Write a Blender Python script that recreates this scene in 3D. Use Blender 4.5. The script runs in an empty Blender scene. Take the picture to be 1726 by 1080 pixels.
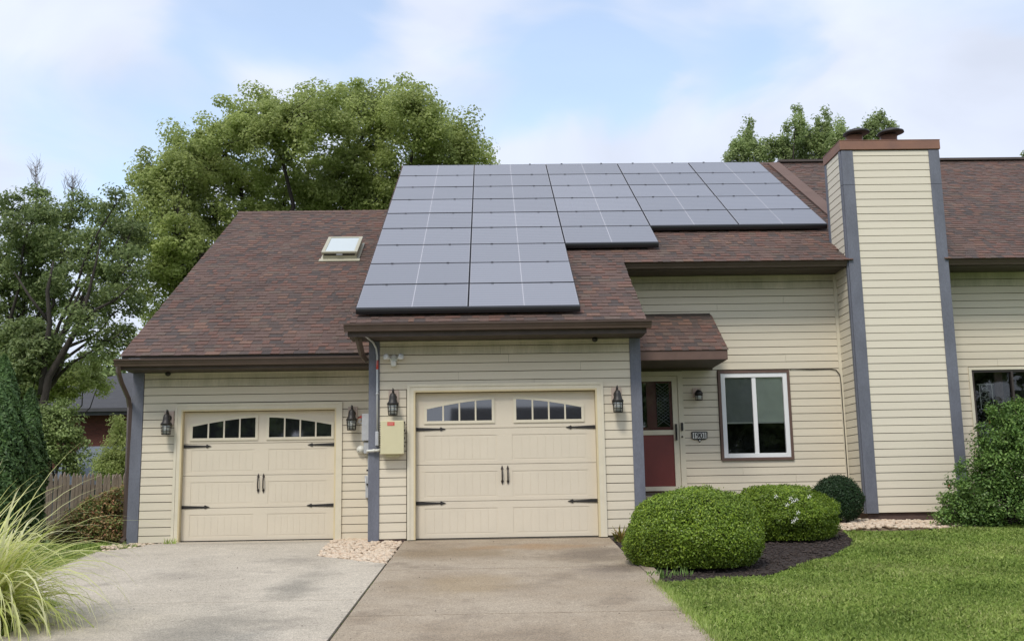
import bpy, math, random
import numpy as np
from mathutils import Vector, Matrix
random.seed(7); RG = np.random.default_rng(7)
S = bpy.context.scene; COL = S.collection
R_ = math.radians

# ------------------------------------------------------------------ camera
PW, PH, F = 1726.0, 1080.0, 1772.22
CP = np.array([1.1472, -15.8029, .5706]); YAW, PIT, ROL = .0208, .1666, -.0165
_f = np.array([math.sin(YAW)*math.cos(PIT), math.cos(YAW)*math.cos(PIT), math.sin(PIT)])
_r = np.array([math.cos(YAW), -math.sin(YAW), 0]); _u = np.cross(_r, _f)
CR = _r*math.cos(ROL)+_u*math.sin(ROL); CU = -_r*math.sin(ROL)+_u*math.cos(ROL); CF = _f
cam = bpy.data.cameras.new('camera'); co = bpy.data.objects.new('camera', cam); COL.objects.link(co)
cam.sensor_width = 36; cam.lens = 36*F/PW; cam.clip_end = 2000; cam.clip_start = .1
co.matrix_world = Matrix([[CR[0], CU[0], -CF[0], CP[0]], [CR[1], CU[1], -CF[1], CP[1]], [CR[2], CU[2], -CF[2], CP[2]], [0, 0, 0, 1]])
S.camera = co
def ray(px, py): return CF+CR*(px-PW/2)/F+CU*(PH/2-py)/F
def at(px, py, Y):
    d = ray(px, py); return CP+d*(Y-CP[1])/d[1]
def project(P):
    d = np.asarray(P, float)-CP; w = d@CF
    return np.stack([PW/2+F*(d@CR)/w, PH/2-F*(d@CU)/w, w], -1)

# ------------------------------------------------------------------ light
SUN_EL, SUN_AZ = 52, 203            # degrees; azimuth clockwise from +Y
W = bpy.data.worlds.new('World'); S.world = W; W.use_nodes = True
nt = W.node_tree; nt.nodes.clear()
def N(t, nt=nt, **k):
    n = nt.nodes.new(t)
    for a, b in k.items(): setattr(n, a, b)
    return n
def math_node(nt, op, a, b=None, clamp=False):
    n = nt.nodes.new('ShaderNodeMath'); n.operation = op; n.use_clamp = clamp
    for i, v in enumerate((a, b)):
        if v is None: continue
        if hasattr(v, 'is_output'): nt.links.new(v, n.inputs[i])
        else: n.inputs[i].default_value = v
    return n.outputs[0]
sky = N('ShaderNodeTexSky'); sky.sky_type = 'NISHITA'; sky.sun_disc = False
sky.sun_elevation = R_(SUN_EL); sky.sun_rotation = R_(SUN_AZ); sky.air_density = 1.0; sky.dust_density = .6; sky.ozone_density = 1.2
tc = N('ShaderNodeTexCoord')
SKYSTR = .1
sep = N('ShaderNodeSeparateXYZ'); nt.links.new(tc.outputs['Generated'], sep.inputs[0])
den = math_node(nt, 'ADD', math_node(nt, 'MAXIMUM', sep.outputs[2], 0), .22)
cx = math_node(nt, 'DIVIDE', sep.outputs[0], den); cy = math_node(nt, 'DIVIDE', sep.outputs[1], den)
cmb = N('ShaderNodeCombineXYZ'); nt.links.new(cx, cmb.inputs[0]); nt.links.new(cy, cmb.inputs[1])
n1 = N('ShaderNodeTexNoise'); n1.inputs['Scale'].default_value = 2.0; n1.inputs['Detail'].default_value = 6; n1.inputs['Roughness'].default_value = .5; n1.inputs['Distortion'].default_value = .4
nt.links.new(cmb.outputs[0], n1.inputs['Vector'])
n2 = N('ShaderNodeTexNoise'); n2.inputs['Scale'].default_value = 2.6; n2.inputs['Detail'].default_value = 5; n2.inputs['Distortion'].default_value = .6
nt.links.new(cmb.outputs[0], n2.inputs['Vector'])
# warped direction so the openings in the cloud get soft irregular rims
warp = N('ShaderNodeVectorMath', operation='MULTIPLY_ADD'); sub = N('ShaderNodeVectorMath', operation='SUBTRACT')
nt.links.new(n2.outputs['Color'], sub.inputs[0]); sub.inputs[1].default_value = (.5, .5, .5)
nt.links.new(sub.outputs[0], warp.inputs[0]); warp.inputs[1].default_value = (.26, .26, .16); nt.links.new(tc.outputs['Generated'], warp.inputs[2])
wn = N('ShaderNodeVectorMath', operation='NORMALIZE'); nt.links.new(warp.outputs[0], wn.inputs[0])
cover = math_node(nt, 'MULTIPLY_ADD', n1.outputs['Fac'], 1.9); cover.node.inputs[2].default_value = -.02
# openings (blue) and banks (white): pixel of the photo -> direction, angular radius in degrees, amount
for px, py, rad, amt in ((430, 15, 3.6, -.62), (560, 35, 3.2, -.38), (930, 95, 3.2, -.62), (1040, 80, 3.0, -.55), (1150, 95, 3.0, -.50), (1270, 95, 2.6, -.3), (830, 130, 2.8, -.36), (700, 200, 3.0, -.36), (1010, 145, 2.6, -.42),
                         (1690, 0, 3.4, -.6), (60, 270, 4, -.55), (240, 250, 4, -.42), (330, 190, 3, -.34), (150, 190, 3, -.2), (90, 60, 4.5, .30), (190, 100, 3, .2), (1050, 230, 4, .3), (760, 40, 3.2, .22), (1640, 150, 5, .3), (1160, 15, 3, .28)):
    d = ray(px, py); d = d/np.linalg.norm(d)
    dot = N('ShaderNodeVectorMath', operation='DOT_PRODUCT'); nt.links.new(wn.outputs[0], dot.inputs[0]); dot.inputs[1].default_value = d
    mr = N('ShaderNodeMapRange', interpolation_type='SMOOTHSTEP'); nt.links.new(dot.outputs['Value'], mr.inputs[0])
    mr.inputs[1].default_value = math.cos(R_(rad*1.7)); mr.inputs[2].default_value = math.cos(R_(rad*.25))
    mr.inputs[3].default_value = 0; mr.inputs[4].default_value = amt
    cover = math_node(nt, 'ADD', cover, mr.outputs[0])
cover = math_node(nt, 'ADD', cover, math_node(nt, 'MULTIPLY', math_node(nt, 'SUBTRACT', n2.outputs['Fac'], .52), .9))
hz = N('ShaderNodeMapRange', interpolation_type='SMOOTHSTEP'); nt.links.new(sep.outputs[2], hz.inputs[0])
hz.inputs[1].default_value = .45; hz.inputs[2].default_value = .26; hz.inputs[3].default_value = 0; hz.inputs[4].default_value = .32
cover = math_node(nt, 'ADD', cover, hz.outputs[0])
cm = N('ShaderNodeMapRange', interpolation_type='SMOOTHSTEP'); nt.links.new(cover, cm.inputs[0])
cm.inputs[1].default_value = .1; cm.inputs[2].default_value = 1.15; cm.inputs[3].default_value = .30; cm.inputs[4].default_value = .97
mixc = N('ShaderNodeMix', data_type='RGBA'); nt.links.new(cm.outputs[0], mixc.inputs[0])
tintm = N('ShaderNodeMix', data_type='RGBA', blend_type='MULTIPLY'); tintm.inputs[0].default_value = 1
nt.links.new(sky.outputs[0], tintm.inputs[6]); SKYTINT = (2.1, 1.95, 1.75, 1); tintm.inputs[7].default_value = SKYTINT
nt.links.new(tintm.outputs[2], mixc.inputs[6]); CLOUD = (5.2, 5.6, 6.6, 1); cv = N('ShaderNodeMapRange'); nt.links.new(n2.outputs['Fac'], cv.inputs[0]); cv.inputs[1].default_value = .3; cv.inputs[2].default_value = .7; cv.inputs[3].default_value = .86; cv.inputs[4].default_value = 1.06
cs = N('ShaderNodeVectorMath', operation='SCALE'); cs.inputs[0].default_value = CLOUD[:3]; nt.links.new(cv.outputs[0], cs.inputs['Scale']); nt.links.new(cs.outputs[0], mixc.inputs[7])
bg = N('ShaderNodeBackground'); bg.inputs[1].default_value = SKYSTR; nt.links.new(mixc.outputs[2], bg.inputs[0])
wo = N('ShaderNodeOutputWorld'); nt.links.new(bg.outputs[0], wo.inputs[0])
sl = bpy.data.lights.new('sun', 'SUN'); sl.energy = 1.5; sl.angle = R_(14); sl.color = (1, .94, .85)
so = bpy.data.objects.new('sun', sl); COL.objects.link(so)
sd = Vector((math.sin(R_(SUN_AZ))*math.cos(R_(SUN_EL)), math.cos(R_(SUN_AZ))*math.cos(R_(SUN_EL)), math.sin(R_(SUN_EL))))
so.rotation_euler = sd.to_track_quat('Z', 'Y').to_euler(); so.location = (0, -20, 30)
S.view_settings.view_transform = 'Standard'; S.view_settings.look = 'None'; S.view_settings.exposure = .68; S.view_settings.gamma = 1
S.view_settings.use_curve_mapping = False
S.render.engine = 'CYCLES'

# ------------------------------------------------------------------ materials
def mat(name, col, rough=.8, var=.0, vscale=3, grain=0, gscale=120, bump=0, bscale=80, metal=0, spec=.5, col2=None, stretch=(1, 1, 1), ior=1.5, attr=False):
    m = bpy.data.materials.new(name); m.use_nodes = True; t = m.node_tree; L = t.links
    b = t.nodes['Principled BSDF']; b.inputs['Roughness'].default_value = rough; b.inputs['Metallic'].default_value = metal
    b.inputs['Specular IOR Level'].default_value = spec; b.inputs['IOR'].default_value = ior
    g = t.nodes.new('ShaderNodeNewGeometry'); mp = t.nodes.new('ShaderNodeMapping'); L.new(g.outputs['Position'], mp.inputs[0]); mp.inputs['Scale'].default_value = stretch
    src = None
    c1 = (*col, 1)
    if var or col2:
        nz = t.nodes.new('ShaderNodeTexNoise'); nz.inputs['Scale'].default_value = vscale; nz.inputs['Detail'].default_value = 5; nz.inputs['Roughness'].default_value = .6; L.new(mp.outputs[0], nz.inputs['Vector'])
        rp = t.nodes.new('ShaderNodeValToRGB'); L.new(nz.outputs['Fac'], rp.inputs[0]); rp.color_ramp.elements[0].position = .32; rp.color_ramp.elements[1].position = .68
        c2 = (*col2, 1) if col2 else tuple(min(1, v*(1+var)) for v in col)+(1,)
        if not col2: c1 = tuple(v*(1-var) for v in col)+(1,)
        rp.color_ramp.elements[0].color = c1; rp.color_ramp.elements[1].color = c2; src = rp.outputs[0]
    if grain:
        n2 = t.nodes.new('ShaderNodeTexNoise'); n2.inputs['Scale'].default_value = gscale; n2.inputs['Detail'].default_value = 3; L.new(mp.outputs[0], n2.inputs['Vector'])
        mr = t.nodes.new('ShaderNodeMapRange'); L.new(n2.outputs['Fac'], mr.inputs[0]); mr.inputs[1].default_value = .3; mr.inputs[2].default_value = .7; mr.inputs[3].default_value = 1-grain; mr.inputs[4].default_value = 1+grain
        vm = t.nodes.new('ShaderNodeVectorMath'); vm.operation = 'SCALE'
        if src: L.new(src, vm.inputs[0])
        else: vm.inputs[0].default_value = col
        L.new(mr.outputs[0], vm.inputs['Scale']); src = vm.outputs[0]
    if src: L.new(src, b.inputs['Base Color'])
    else: b.inputs['Base Color'].default_value = c1
    if bump:
        n3 = t.nodes.new('ShaderNodeTexNoise'); n3.inputs['Scale'].default_value = bscale; n3.inputs['Detail'].default_value = 4; L.new(mp.outputs[0], n3.inputs['Vector'])
        bp = t.nodes.new('ShaderNodeBump'); bp.inputs['Strength'].default_value = bump; bp.inputs['Distance'].default_value = .01; L.new(n3.outputs['Fac'], bp.inputs['Height']); L.new(bp.outputs[0], b.inputs['Normal'])
    return m
def leafmat(name, cols, trans=.35, rough=.5, patch=.25, pscale=.8):
    m = bpy.data.materials.new(name); m.use_nodes = True; t = m.node_tree; L = t.links
    b = t.nodes['Principled BSDF']; b.inputs['Roughness'].default_value = rough; b.inputs['Specular IOR Level'].default_value = .35
    a = t.nodes.new('ShaderNodeAttribute'); a.attribute_name = 'tint'
    rp = t.nodes.new('ShaderNodeValToRGB'); L.new(a.outputs['Fac'], rp.inputs[0])
    e = rp.color_ramp.elements
    for i, c in enumerate(cols):
        p = i/(len(cols)-1)
        if i == 0: e[0].color = (*c, 1); e[0].position = 0
        elif i == len(cols)-1: e[-1].color = (*c, 1); e[-1].position = 1
        else: x = e.new(p); x.color = (*c, 1)
    g = t.nodes.new('ShaderNodeNewGeometry'); nz = t.nodes.new('ShaderNodeTexNoise'); nz.inputs['Scale'].default_value = pscale; nz.inputs['Detail'].default_value = 3; L.new(g.outputs['Position'], nz.inputs['Vector'])
    mr = t.nodes.new('ShaderNodeMapRange'); L.new(nz.outputs['Fac'], mr.inputs[0]); mr.inputs[1].default_value = .3; mr.inputs[2].default_value = .7; mr.inputs[3].default_value = 1-patch; mr.inputs[4].default_value = 1+patch
    vm = t.nodes.new('ShaderNodeVectorMath'); vm.operation = 'SCALE'; L.new(rp.outputs[0], vm.inputs[0]); L.new(mr.outputs[0], vm.inputs['Scale'])
    L.new(vm.outputs[0], b.inputs['Base Color'])
    tr = t.nodes.new('ShaderNodeBsdfTranslucent'); L.new(vm.outputs[0], tr.inputs[0])
    mx = t.nodes.new('ShaderNodeMixShader'); mx.inputs[0].default_value = trans; L.new(b.outputs[0], mx.inputs[1]); L.new(tr.outputs[0], mx.inputs[2])
    L.new(mx.outputs[0], t.nodes['Material Output'].inputs[0])
    return m
def glassmat(name, tint, gloss_rough=.02, base=.05):
    m = bpy.data.materials.new(name); m.use_nodes = True; t = m.node_tree; L = t.links; t.nodes.remove(t.nodes['Principled BSDF'])
    tr = t.nodes.new('ShaderNodeBsdfTransparent'); tr.inputs[0].default_value = (*tint, 1)
    gl = t.nodes.new('ShaderNodeBsdfGlossy'); gl.inputs['Roughness'].default_value = gloss_rough
    fr = t.nodes.new('ShaderNodeFresnel'); fr.inputs[0].default_value = 1.55
    mx = t.nodes.new('ShaderNodeMixShader'); f = math_node(t, 'ADD', fr.outputs[0], base, True)
    L.new(f, mx.inputs[0]); L.new(tr.outputs[0], mx.inputs[1]); L.new(gl.outputs[0], mx.inputs[2]); L.new(mx.outputs[0], t.nodes['Material Output'].inputs[0])
    return m

M = {}
SID = (.665, .602, .475)
M['siding'] = mat('siding_vinyl', SID, .55, var=.05, vscale=1.3, grain=.025, gscale=60, bump=.12, bscale=30, stretch=(.25, .25, 4))
M['siding2'] = mat('siding_vinyl_pale', (.70, .645, .52), .5, var=.03, vscale=1.3, grain=.02, gscale=60, bump=.08, bscale=30, stretch=(.25, .25, 4))
M['siding_core'] = mat('siding_backing', (.15, .125, .09), .9)  # dark backing: lap shadow between the boards put into the colour
M['stain_shade'] = mat('siding_stain_shade', SID, .6, col2=(.40, .38, .27), vscale=1.2, grain=.06, gscale=40, stretch=(1.5, 1, .3))  # top course: greenish stain plus soffit shade painted into the colour
M['trim'] = mat('cream_trim', (.66, .61, .48), .5, var=.05, vscale=4, grain=.03)
M['jamb'] = mat('cream_jamb', (.62, .53, .33), .55, var=.06, vscale=3)
M['door'] = mat('garage_door_paint', (.655, .592, .475), .45, var=.025, vscale=2, grain=.015, gscale=90, bump=.04, bscale=150)
M['slate'] = mat('slate_blue_post', (.135, .145, .178), .65, var=.13, vscale=5, grain=.10, gscale=70, bump=.15, bscale=60, stretch=(1, 1, .35))
M['gutter'] = mat('brown_gutter', (.085, .058, .046), .38, var=.12, vscale=4, spec=.5)
M['fascia'] = mat('dark_brown_fascia', (.065, .049, .041), .6, var=.2, vscale=5)
M['brown'] = mat('brown_trim', (.125, .075, .058), .55, var=.12, vscale=4)
M['copper'] = mat('brown_chimney_cap', (.27, .135, .085), .5, col2=(.20, .105, .075), vscale=3, grain=.05)
M['black'] = mat('black_iron', (.018, .016, .015), .5, grain=.2, gscale=80)
M['bronze'] = mat('dark_bronze', (.045, .035, .03), .45, grain=.2)
M['white'] = mat('white_vinyl', (.78, .79, .80), .35)
M['offwhite'] = mat('off_white_plastic', (.66, .66, .60), .4)
M['grey'] = mat('grey_metal', (.42, .44, .47), .45, var=.1, vscale=9)
M['galv'] = mat('galvanised_pipe', (.50, .52, .53), .4, metal=.3)
M['box'] = mat('cream_box', (.60, .56, .36), .45, var=.03, vscale=5)
M['red'] = mat('red_label', (.55, .06, .04), .5)
M['paleink'] = mat('pale_ink', (.75, .45, .40), .6)
M['reddoor'] = mat('red_door', (.165, .032, .026), .4, var=.12, vscale=3, bump=.05)
M['found'] = mat('brown_foundation', (.10, .065, .055), .85, var=.2, vscale=4, grain=.15, bump=.4)
M['blockpad'] = mat('lamp_block', (.50, .40, .33), .6)
M['frost'] = mat('lamp_glass', (.50, .53, .50), .25, var=.1, vscale=20)
M['blind_pale'] = mat('pale_green_blind', (.78, .80, .70), .9, var=.12, vscale=3)
M['blind_grey'] = mat('grey_blind', (.30, .31, .30), .9, var=.1, vscale=3)
M['interior'] = mat('dark_interior', (.02, .02, .02), .9)
M['glass'] = glassmat('window_glass', (.93, .95, .94), base=.0)
M['pane'] = mat('dark_door_glass', (.012, .013, .016), .03, spec=1.0, ior=1.85)
M['plaque_white'] = mat('plaque_white', (.7, .7, .66), .4)
M['silver'] = mat('panel_silver_line', (.40, .40, .43), .45)
M['pframe'] = mat('black_panel_frame', (.022, .023, .028), .4)
M['skylite'] = mat('skylight_pane', (.50, .56, .56), .12, spec=.8)
M['tan_metal'] = mat('tan_flashing', (.42, .40, .30), .45)
M['flash'] = mat('brown_roof_flashing', (.135, .088, .072), .9, var=.1, vscale=2)
M['stone'] = None
M['bark'] = mat('bark', (.035, .029, .024), .95, var=.35, vscale=6, bump=.8, bscale=25, stretch=(2, 2, .6))
M['twig'] = mat('bare_twig', (.16, .13, .11), .9)
M['fence'] = mat('weathered_fence', (.20, .155, .125), .9, col2=(.33, .27, .22), vscale=5, grain=.15, gscale=30, stretch=(3, 3, .5))
M['farroof'] = mat('grey_far_roof', (.055, .056, .062), .85, var=.12, vscale=3, grain=.1)
M['shed'] = mat('blue_grey_roof', (.12, .14, .16), .8, var=.1)
M['street'] = mat('asphalt', (.05, .05, .052), .9, grain=.2)
SH = [(.135, .073, .056), (.104, .066, .055), (.068, .053, .048), (.155, .091, .066), (.118, .075, .060), (.082, .060, .052), (.114, .082, .065)]
for i, c in enumerate(SH): M['sh%d' % i] = mat('shingle_blend', c, .92, var=.15, vscale=1.1, grain=.28, gscale=55, bump=.5, bscale=120)
# solar glass: dark blue cells behind textured glass, fine horizontal lines
def solar():
    m = bpy.data.materials.new('solar_glass'); m.use_nodes = True; t = m.node_tree; L = t.links; b = t.nodes['Principled BSDF']
    o = t.nodes.new('ShaderNodeTexCoord'); wv = t.nodes.new('ShaderNodeTexWave'); wv.bands_direction = 'Y'; wv.inputs['Scale'].default_value = 3.1; wv.inputs['Distortion'].default_value = 0
    L.new(o.outputs['Object'], wv.inputs['Vector']); rp = t.nodes.new('ShaderNodeValToRGB'); L.new(wv.outputs['Fac'], rp.inputs[0])
    rp.color_ramp.elements[0].color = (.115, .12, .145, 1); rp.color_ramp.elements[1].color = (.22, .22, .24, 1); rp.color_ramp.elements[0].position = .80; rp.color_ramp.elements[1].position = 1.0
    oi = t.nodes.new('ShaderNodeObjectInfo'); mr = t.nodes.new('ShaderNodeMapRange'); L.new(oi.outputs['Random'], mr.inputs[0]); mr.inputs[3].default_value = .80; mr.inputs[4].default_value = 1.15
    vm = t.nodes.new('ShaderNodeVectorMath'); vm.operation = 'SCALE'; L.new(rp.outputs[0], vm.inputs[0]); L.new(mr.outputs[0], vm.inputs['Scale'])
    L.new(vm.outputs[0], b.inputs['Base Color']); b.inputs['Roughness'].default_value = .30; b.inputs['IOR'].default_value = 2.9
    return m
M['solar'] = solar()
def concrete(name, base, warm, stain, jy):
    m = bpy.data.materials.new(name); m.use_nodes = True; t = m.node_tree; L = t.links; b = t.nodes['Principled BSDF']; b.inputs['Roughness'].default_value = .9
    g = t.nodes.new('ShaderNodeNewGeometry')
    def nz(s, d=5, off=0, st=(1, 1, 1)):
        mp = t.nodes.new('ShaderNodeMapping'); mp.inputs['Location'].default_value = (off, off, 0); mp.inputs['Scale'].default_value = st; L.new(g.outputs['Position'], mp.inputs[0])
        n = t.nodes.new('ShaderNodeTexNoise'); n.inputs['Scale'].default_value = s; n.inputs['Detail'].default_value = d; n.inputs['Roughness'].default_value = .62; L.new(mp.outputs[0], n.inputs['Vector']); return n.outputs['Fac']
    def mr(v, a, b_, c=0, d=1):
        n = t.nodes.new('ShaderNodeMapRange'); n.interpolation_type = 'SMOOTHSTEP'; L.new(v, n.inputs[0])
        for i, q in enumerate((a, b_, c, d)): n.inputs[i+1].default_value = q
        return n.outputs[0]
    def mix(f, a, b_, bt='MIX'):
        n = t.nodes.new('ShaderNodeMix'); n.data_type = 'RGBA'; n.blend_type = bt; L.new(f, n.inputs[0]) if hasattr(f, 'is_output') else setattr(n.inputs[0], 'default_value', f)
        for q, i in ((a, 6), (b_, 7)):
            if hasattr(q, 'is_output'): L.new(q, n.inputs[i])
            else: n.inputs[i].default_value = (*q, 1)
        return n.outputs[2]
    c = mix(mr(nz(.55), .35, .65), base, warm)
    c = mix(mr(nz(1.3, 6, 7), .50, .74, 0, .75), c, stain)
    c = mix(mr(nz(4.5, 6, 17), .56, .72, 0, .40), c, stain)
    c = mix(mr(nz(2.6, 7, 27), .60, .68, 0, .35), c, tuple(min(1, v*1.25) for v in base))
    c = mix(mr(nz(9, 5, 3), .3, .7, 0, .35), c, tuple(v*.72 for v in base))
    # stains: each a soft ellipse at its own spot
    sp = t.nodes.new('ShaderNodeSeparateXYZ'); L.new(g.outputs['Position'], sp.inputs[0])
    wob = nz(2.2, 6, 11)
    for (x, y, rx, ry, a, col) in jy:
        dx = math_node(t, 'DIVIDE', math_node(t, 'SUBTRACT', sp.outputs[0], x), rx); dy = math_node(t, 'DIVIDE', math_node(t, 'SUBTRACT', sp.outputs[1], y), ry)
        rr = math_node(t, 'SQRT', math_node(t, 'ADD', math_node(t, 'MULTIPLY', dx, dx), math_node(t, 'MULTIPLY', dy, dy)))
        rr = math_node(t, 'ADD', rr, math_node(t, 'MULTIPLY', math_node(t, 'SUBTRACT', wob, .5), 1.6))
        c = mix(mr(rr, 1.1, .2, 0, a), c, col)
    sp2 = mr(nz(80, 2, 1), .36, .64, .74, 1.22); vm = t.nodes.new('ShaderNodeVectorMath'); vm.operation = 'SCALE'; L.new(c, vm.inputs[0]); L.new(sp2, vm.inputs['Scale'])
    sp3 = mr(nz(38, 3, 5), .3, .7, .88, 1.12); vm2 = t.nodes.new('ShaderNodeVectorMath'); vm2.operation = 'SCALE'; L.new(vm.outputs[0], vm2.inputs[0]); L.new(sp3, vm2.inputs['Scale'])
    L.new(vm2.outputs[0], b.inputs['Base Color'])
    bp = t.nodes.new('ShaderNodeBump'); bp.inputs['Strength'].default_value = .5; bp.inputs['Distance'].default_value = .006; L.new(nz(90, 4), bp.inputs['Height']); L.new(bp.outputs[0], b.inputs['Normal'])
    return m
M['conc_l'] = concrete('concrete_grey', (.515, .46, .37), (.44, .39, .31), (.27, .24, .195), [(-.95, -4.2, .32, 1.1, .65, (.20, .185, .15)), (-1.3, -6.6, .6, 1.5, .6, (.20, .185, .15)), (-2.6, .1, 1.6, .35, .5, (.29, .26, .21)), (-.9, -7.5, .5, 1.0, .4, (.2, .2, .18))])
M['conc_r'] = concrete('concrete_tan', (.40, .335, .25), (.31, .245, .17), (.17, .13, .09), [(2.5, -1.9, .55, 1.0, .75, (.16, .125, .09)), (.5, -1.6, 1.3, .8, .65, (.22, .16, .09)), (1.7, -1.0, 1.1, .45, .6, (.31, .19, .09)), (2.55, -3.3, .4, .5, .7, (.12, .09, .065)), (.5, -4.4, .9, .9, .5, (.25, .19, .12)), (.9, -4.3, .7, 1.0, .35, (.36, .27, .15)), (2.4, -3.6, .5, .7, .5, (.22, .18, .14))])
# ground colour
M['soil'] = mat('lawn_soil', (.10, .14, .035), .95, col2=(.15, .20, .055), vscale=2.5, grain=.3, gscale=60)
M['mulch'] = mat('dark_mulch', (.020, .014, .012), .95, col2=(.045, .032, .027), vscale=9, grain=.5, gscale=90, bump=1, bscale=70)
M['chip'] = mat('mulch_chip', (.022, .015, .013), .9, col2=(.075, .055, .045), vscale=23)
M['pebblebed'] = mat('pebble_bed', (.25, .19, .13), .95, grain=.5, gscale=40, bump=1, bscale=40)
M['pebble'] = mat('river_pebble', (.64, .56, .44), .7, col2=(.52, .38, .26), vscale=14, grain=.15, gscale=90)
M['grass'] = leafmat('lawn_grass', [(.17, .255, .05), (.255, .36, .075), (.37, .455, .12), (.49, .50, .22)], trans=.3, patch=.18, pscale=1.3)
M['maple'] = leafmat('maple_leaf', [(.24, .30, .09), (.38, .45, .15), (.52, .58, .24)], trans=.6, patch=.22, pscale=.5)
M['darkleaf'] = leafmat('dark_tree_leaf', [(.10, .145, .055), (.19, .25, .09), (.31, .37, .15)], trans=.45, patch=.3, pscale=.45)
M['midleaf'] = leafmat('hedge_leaf', [(.13, .18, .06), (.22, .29, .10), (.33, .40, .15)], trans=.35, patch=.3, pscale=.8)
M['arbor'] = leafmat('arborvitae_leaf', [(.04, .085, .025), (.08, .15, .045), (.15, .25, .075)], trans=.15, patch=.3, pscale=2)
M['box'+'wood'] = leafmat('boxwood_leaf', [(.07, .125, .012), (.17, .265, .025), (.33, .43, .05)], trans=.2, rough=.4, patch=.15, pscale=2.5)
M['yew'] = leafmat('yew_needle', [(.010, .032, .010), (.018, .050, .014), (.032, .075, .02)], trans=.1, rough=.55, patch=.15)
M['rose'] = leafmat('shrub_leaf', [(.06, .12, .03), (.13, .23, .055), (.27, .40, .10)], trans=.3, rough=.45, patch=.3, pscale=3)
M['rust'] = leafmat('rust_leaf', [(.09, .15, .04), (.19, .26, .07), (.36, .22, .10), (.52, .22, .14)], trans=.3, patch=.25, pscale=3)
M['poplar'] = leafmat('poplar_leaf', [(.18, .24, .09), (.30, .38, .15), (.44, .51, .24)], trans=.5, patch=.25, pscale=.7)
M['ribbon'] = leafmat('striped_grass', [(.36, .44, .09), (.52, .58, .16), (.68, .70, .30), (.82, .80, .52)], trans=.4, rough=.4, patch=.1)
M['hosta'] = leafmat('yellowing_leaf', [(.10, .16, .03), (.30, .24, .06), (.36, .20, .07)], trans=.3)
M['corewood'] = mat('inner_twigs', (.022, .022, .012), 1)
M['petal'] = mat('white_petal', (.8, .8, .75), .6); M['redpetal'] = mat('red_petal', (.45, .06, .04), .6)
def brickmat():
    m = bpy.data.materials.new('red_brick'); m.use_nodes = True; t = m.node_tree; L = t.links; b = t.nodes['Principled BSDF']; b.inputs['Roughness'].default_value = .9
    g = t.nodes.new('ShaderNodeNewGeometry'); mp = t.nodes.new('ShaderNodeMapping'); mp.inputs['Rotation'].default_value = (R_(90), 0, 0); L.new(g.outputs['Position'], mp.inputs[0])
    k = t.nodes.new('ShaderNodeTexBrick'); k.inputs['Scale'].default_value = 4.5; k.inputs['Color1'].default_value = (.11, .032, .022, 1); k.inputs['Color2'].default_value = (.075, .022, .016, 1); k.inputs['Mortar'].default_value = (.10, .06, .05, 1); k.inputs['Mortar Size'].default_value = .012
    L.new(mp.outputs[0], k.inputs['Vector']); L.new(k.outputs[0], b.inputs['Base Color']); return m
M['brick'] = brickmat()

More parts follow.
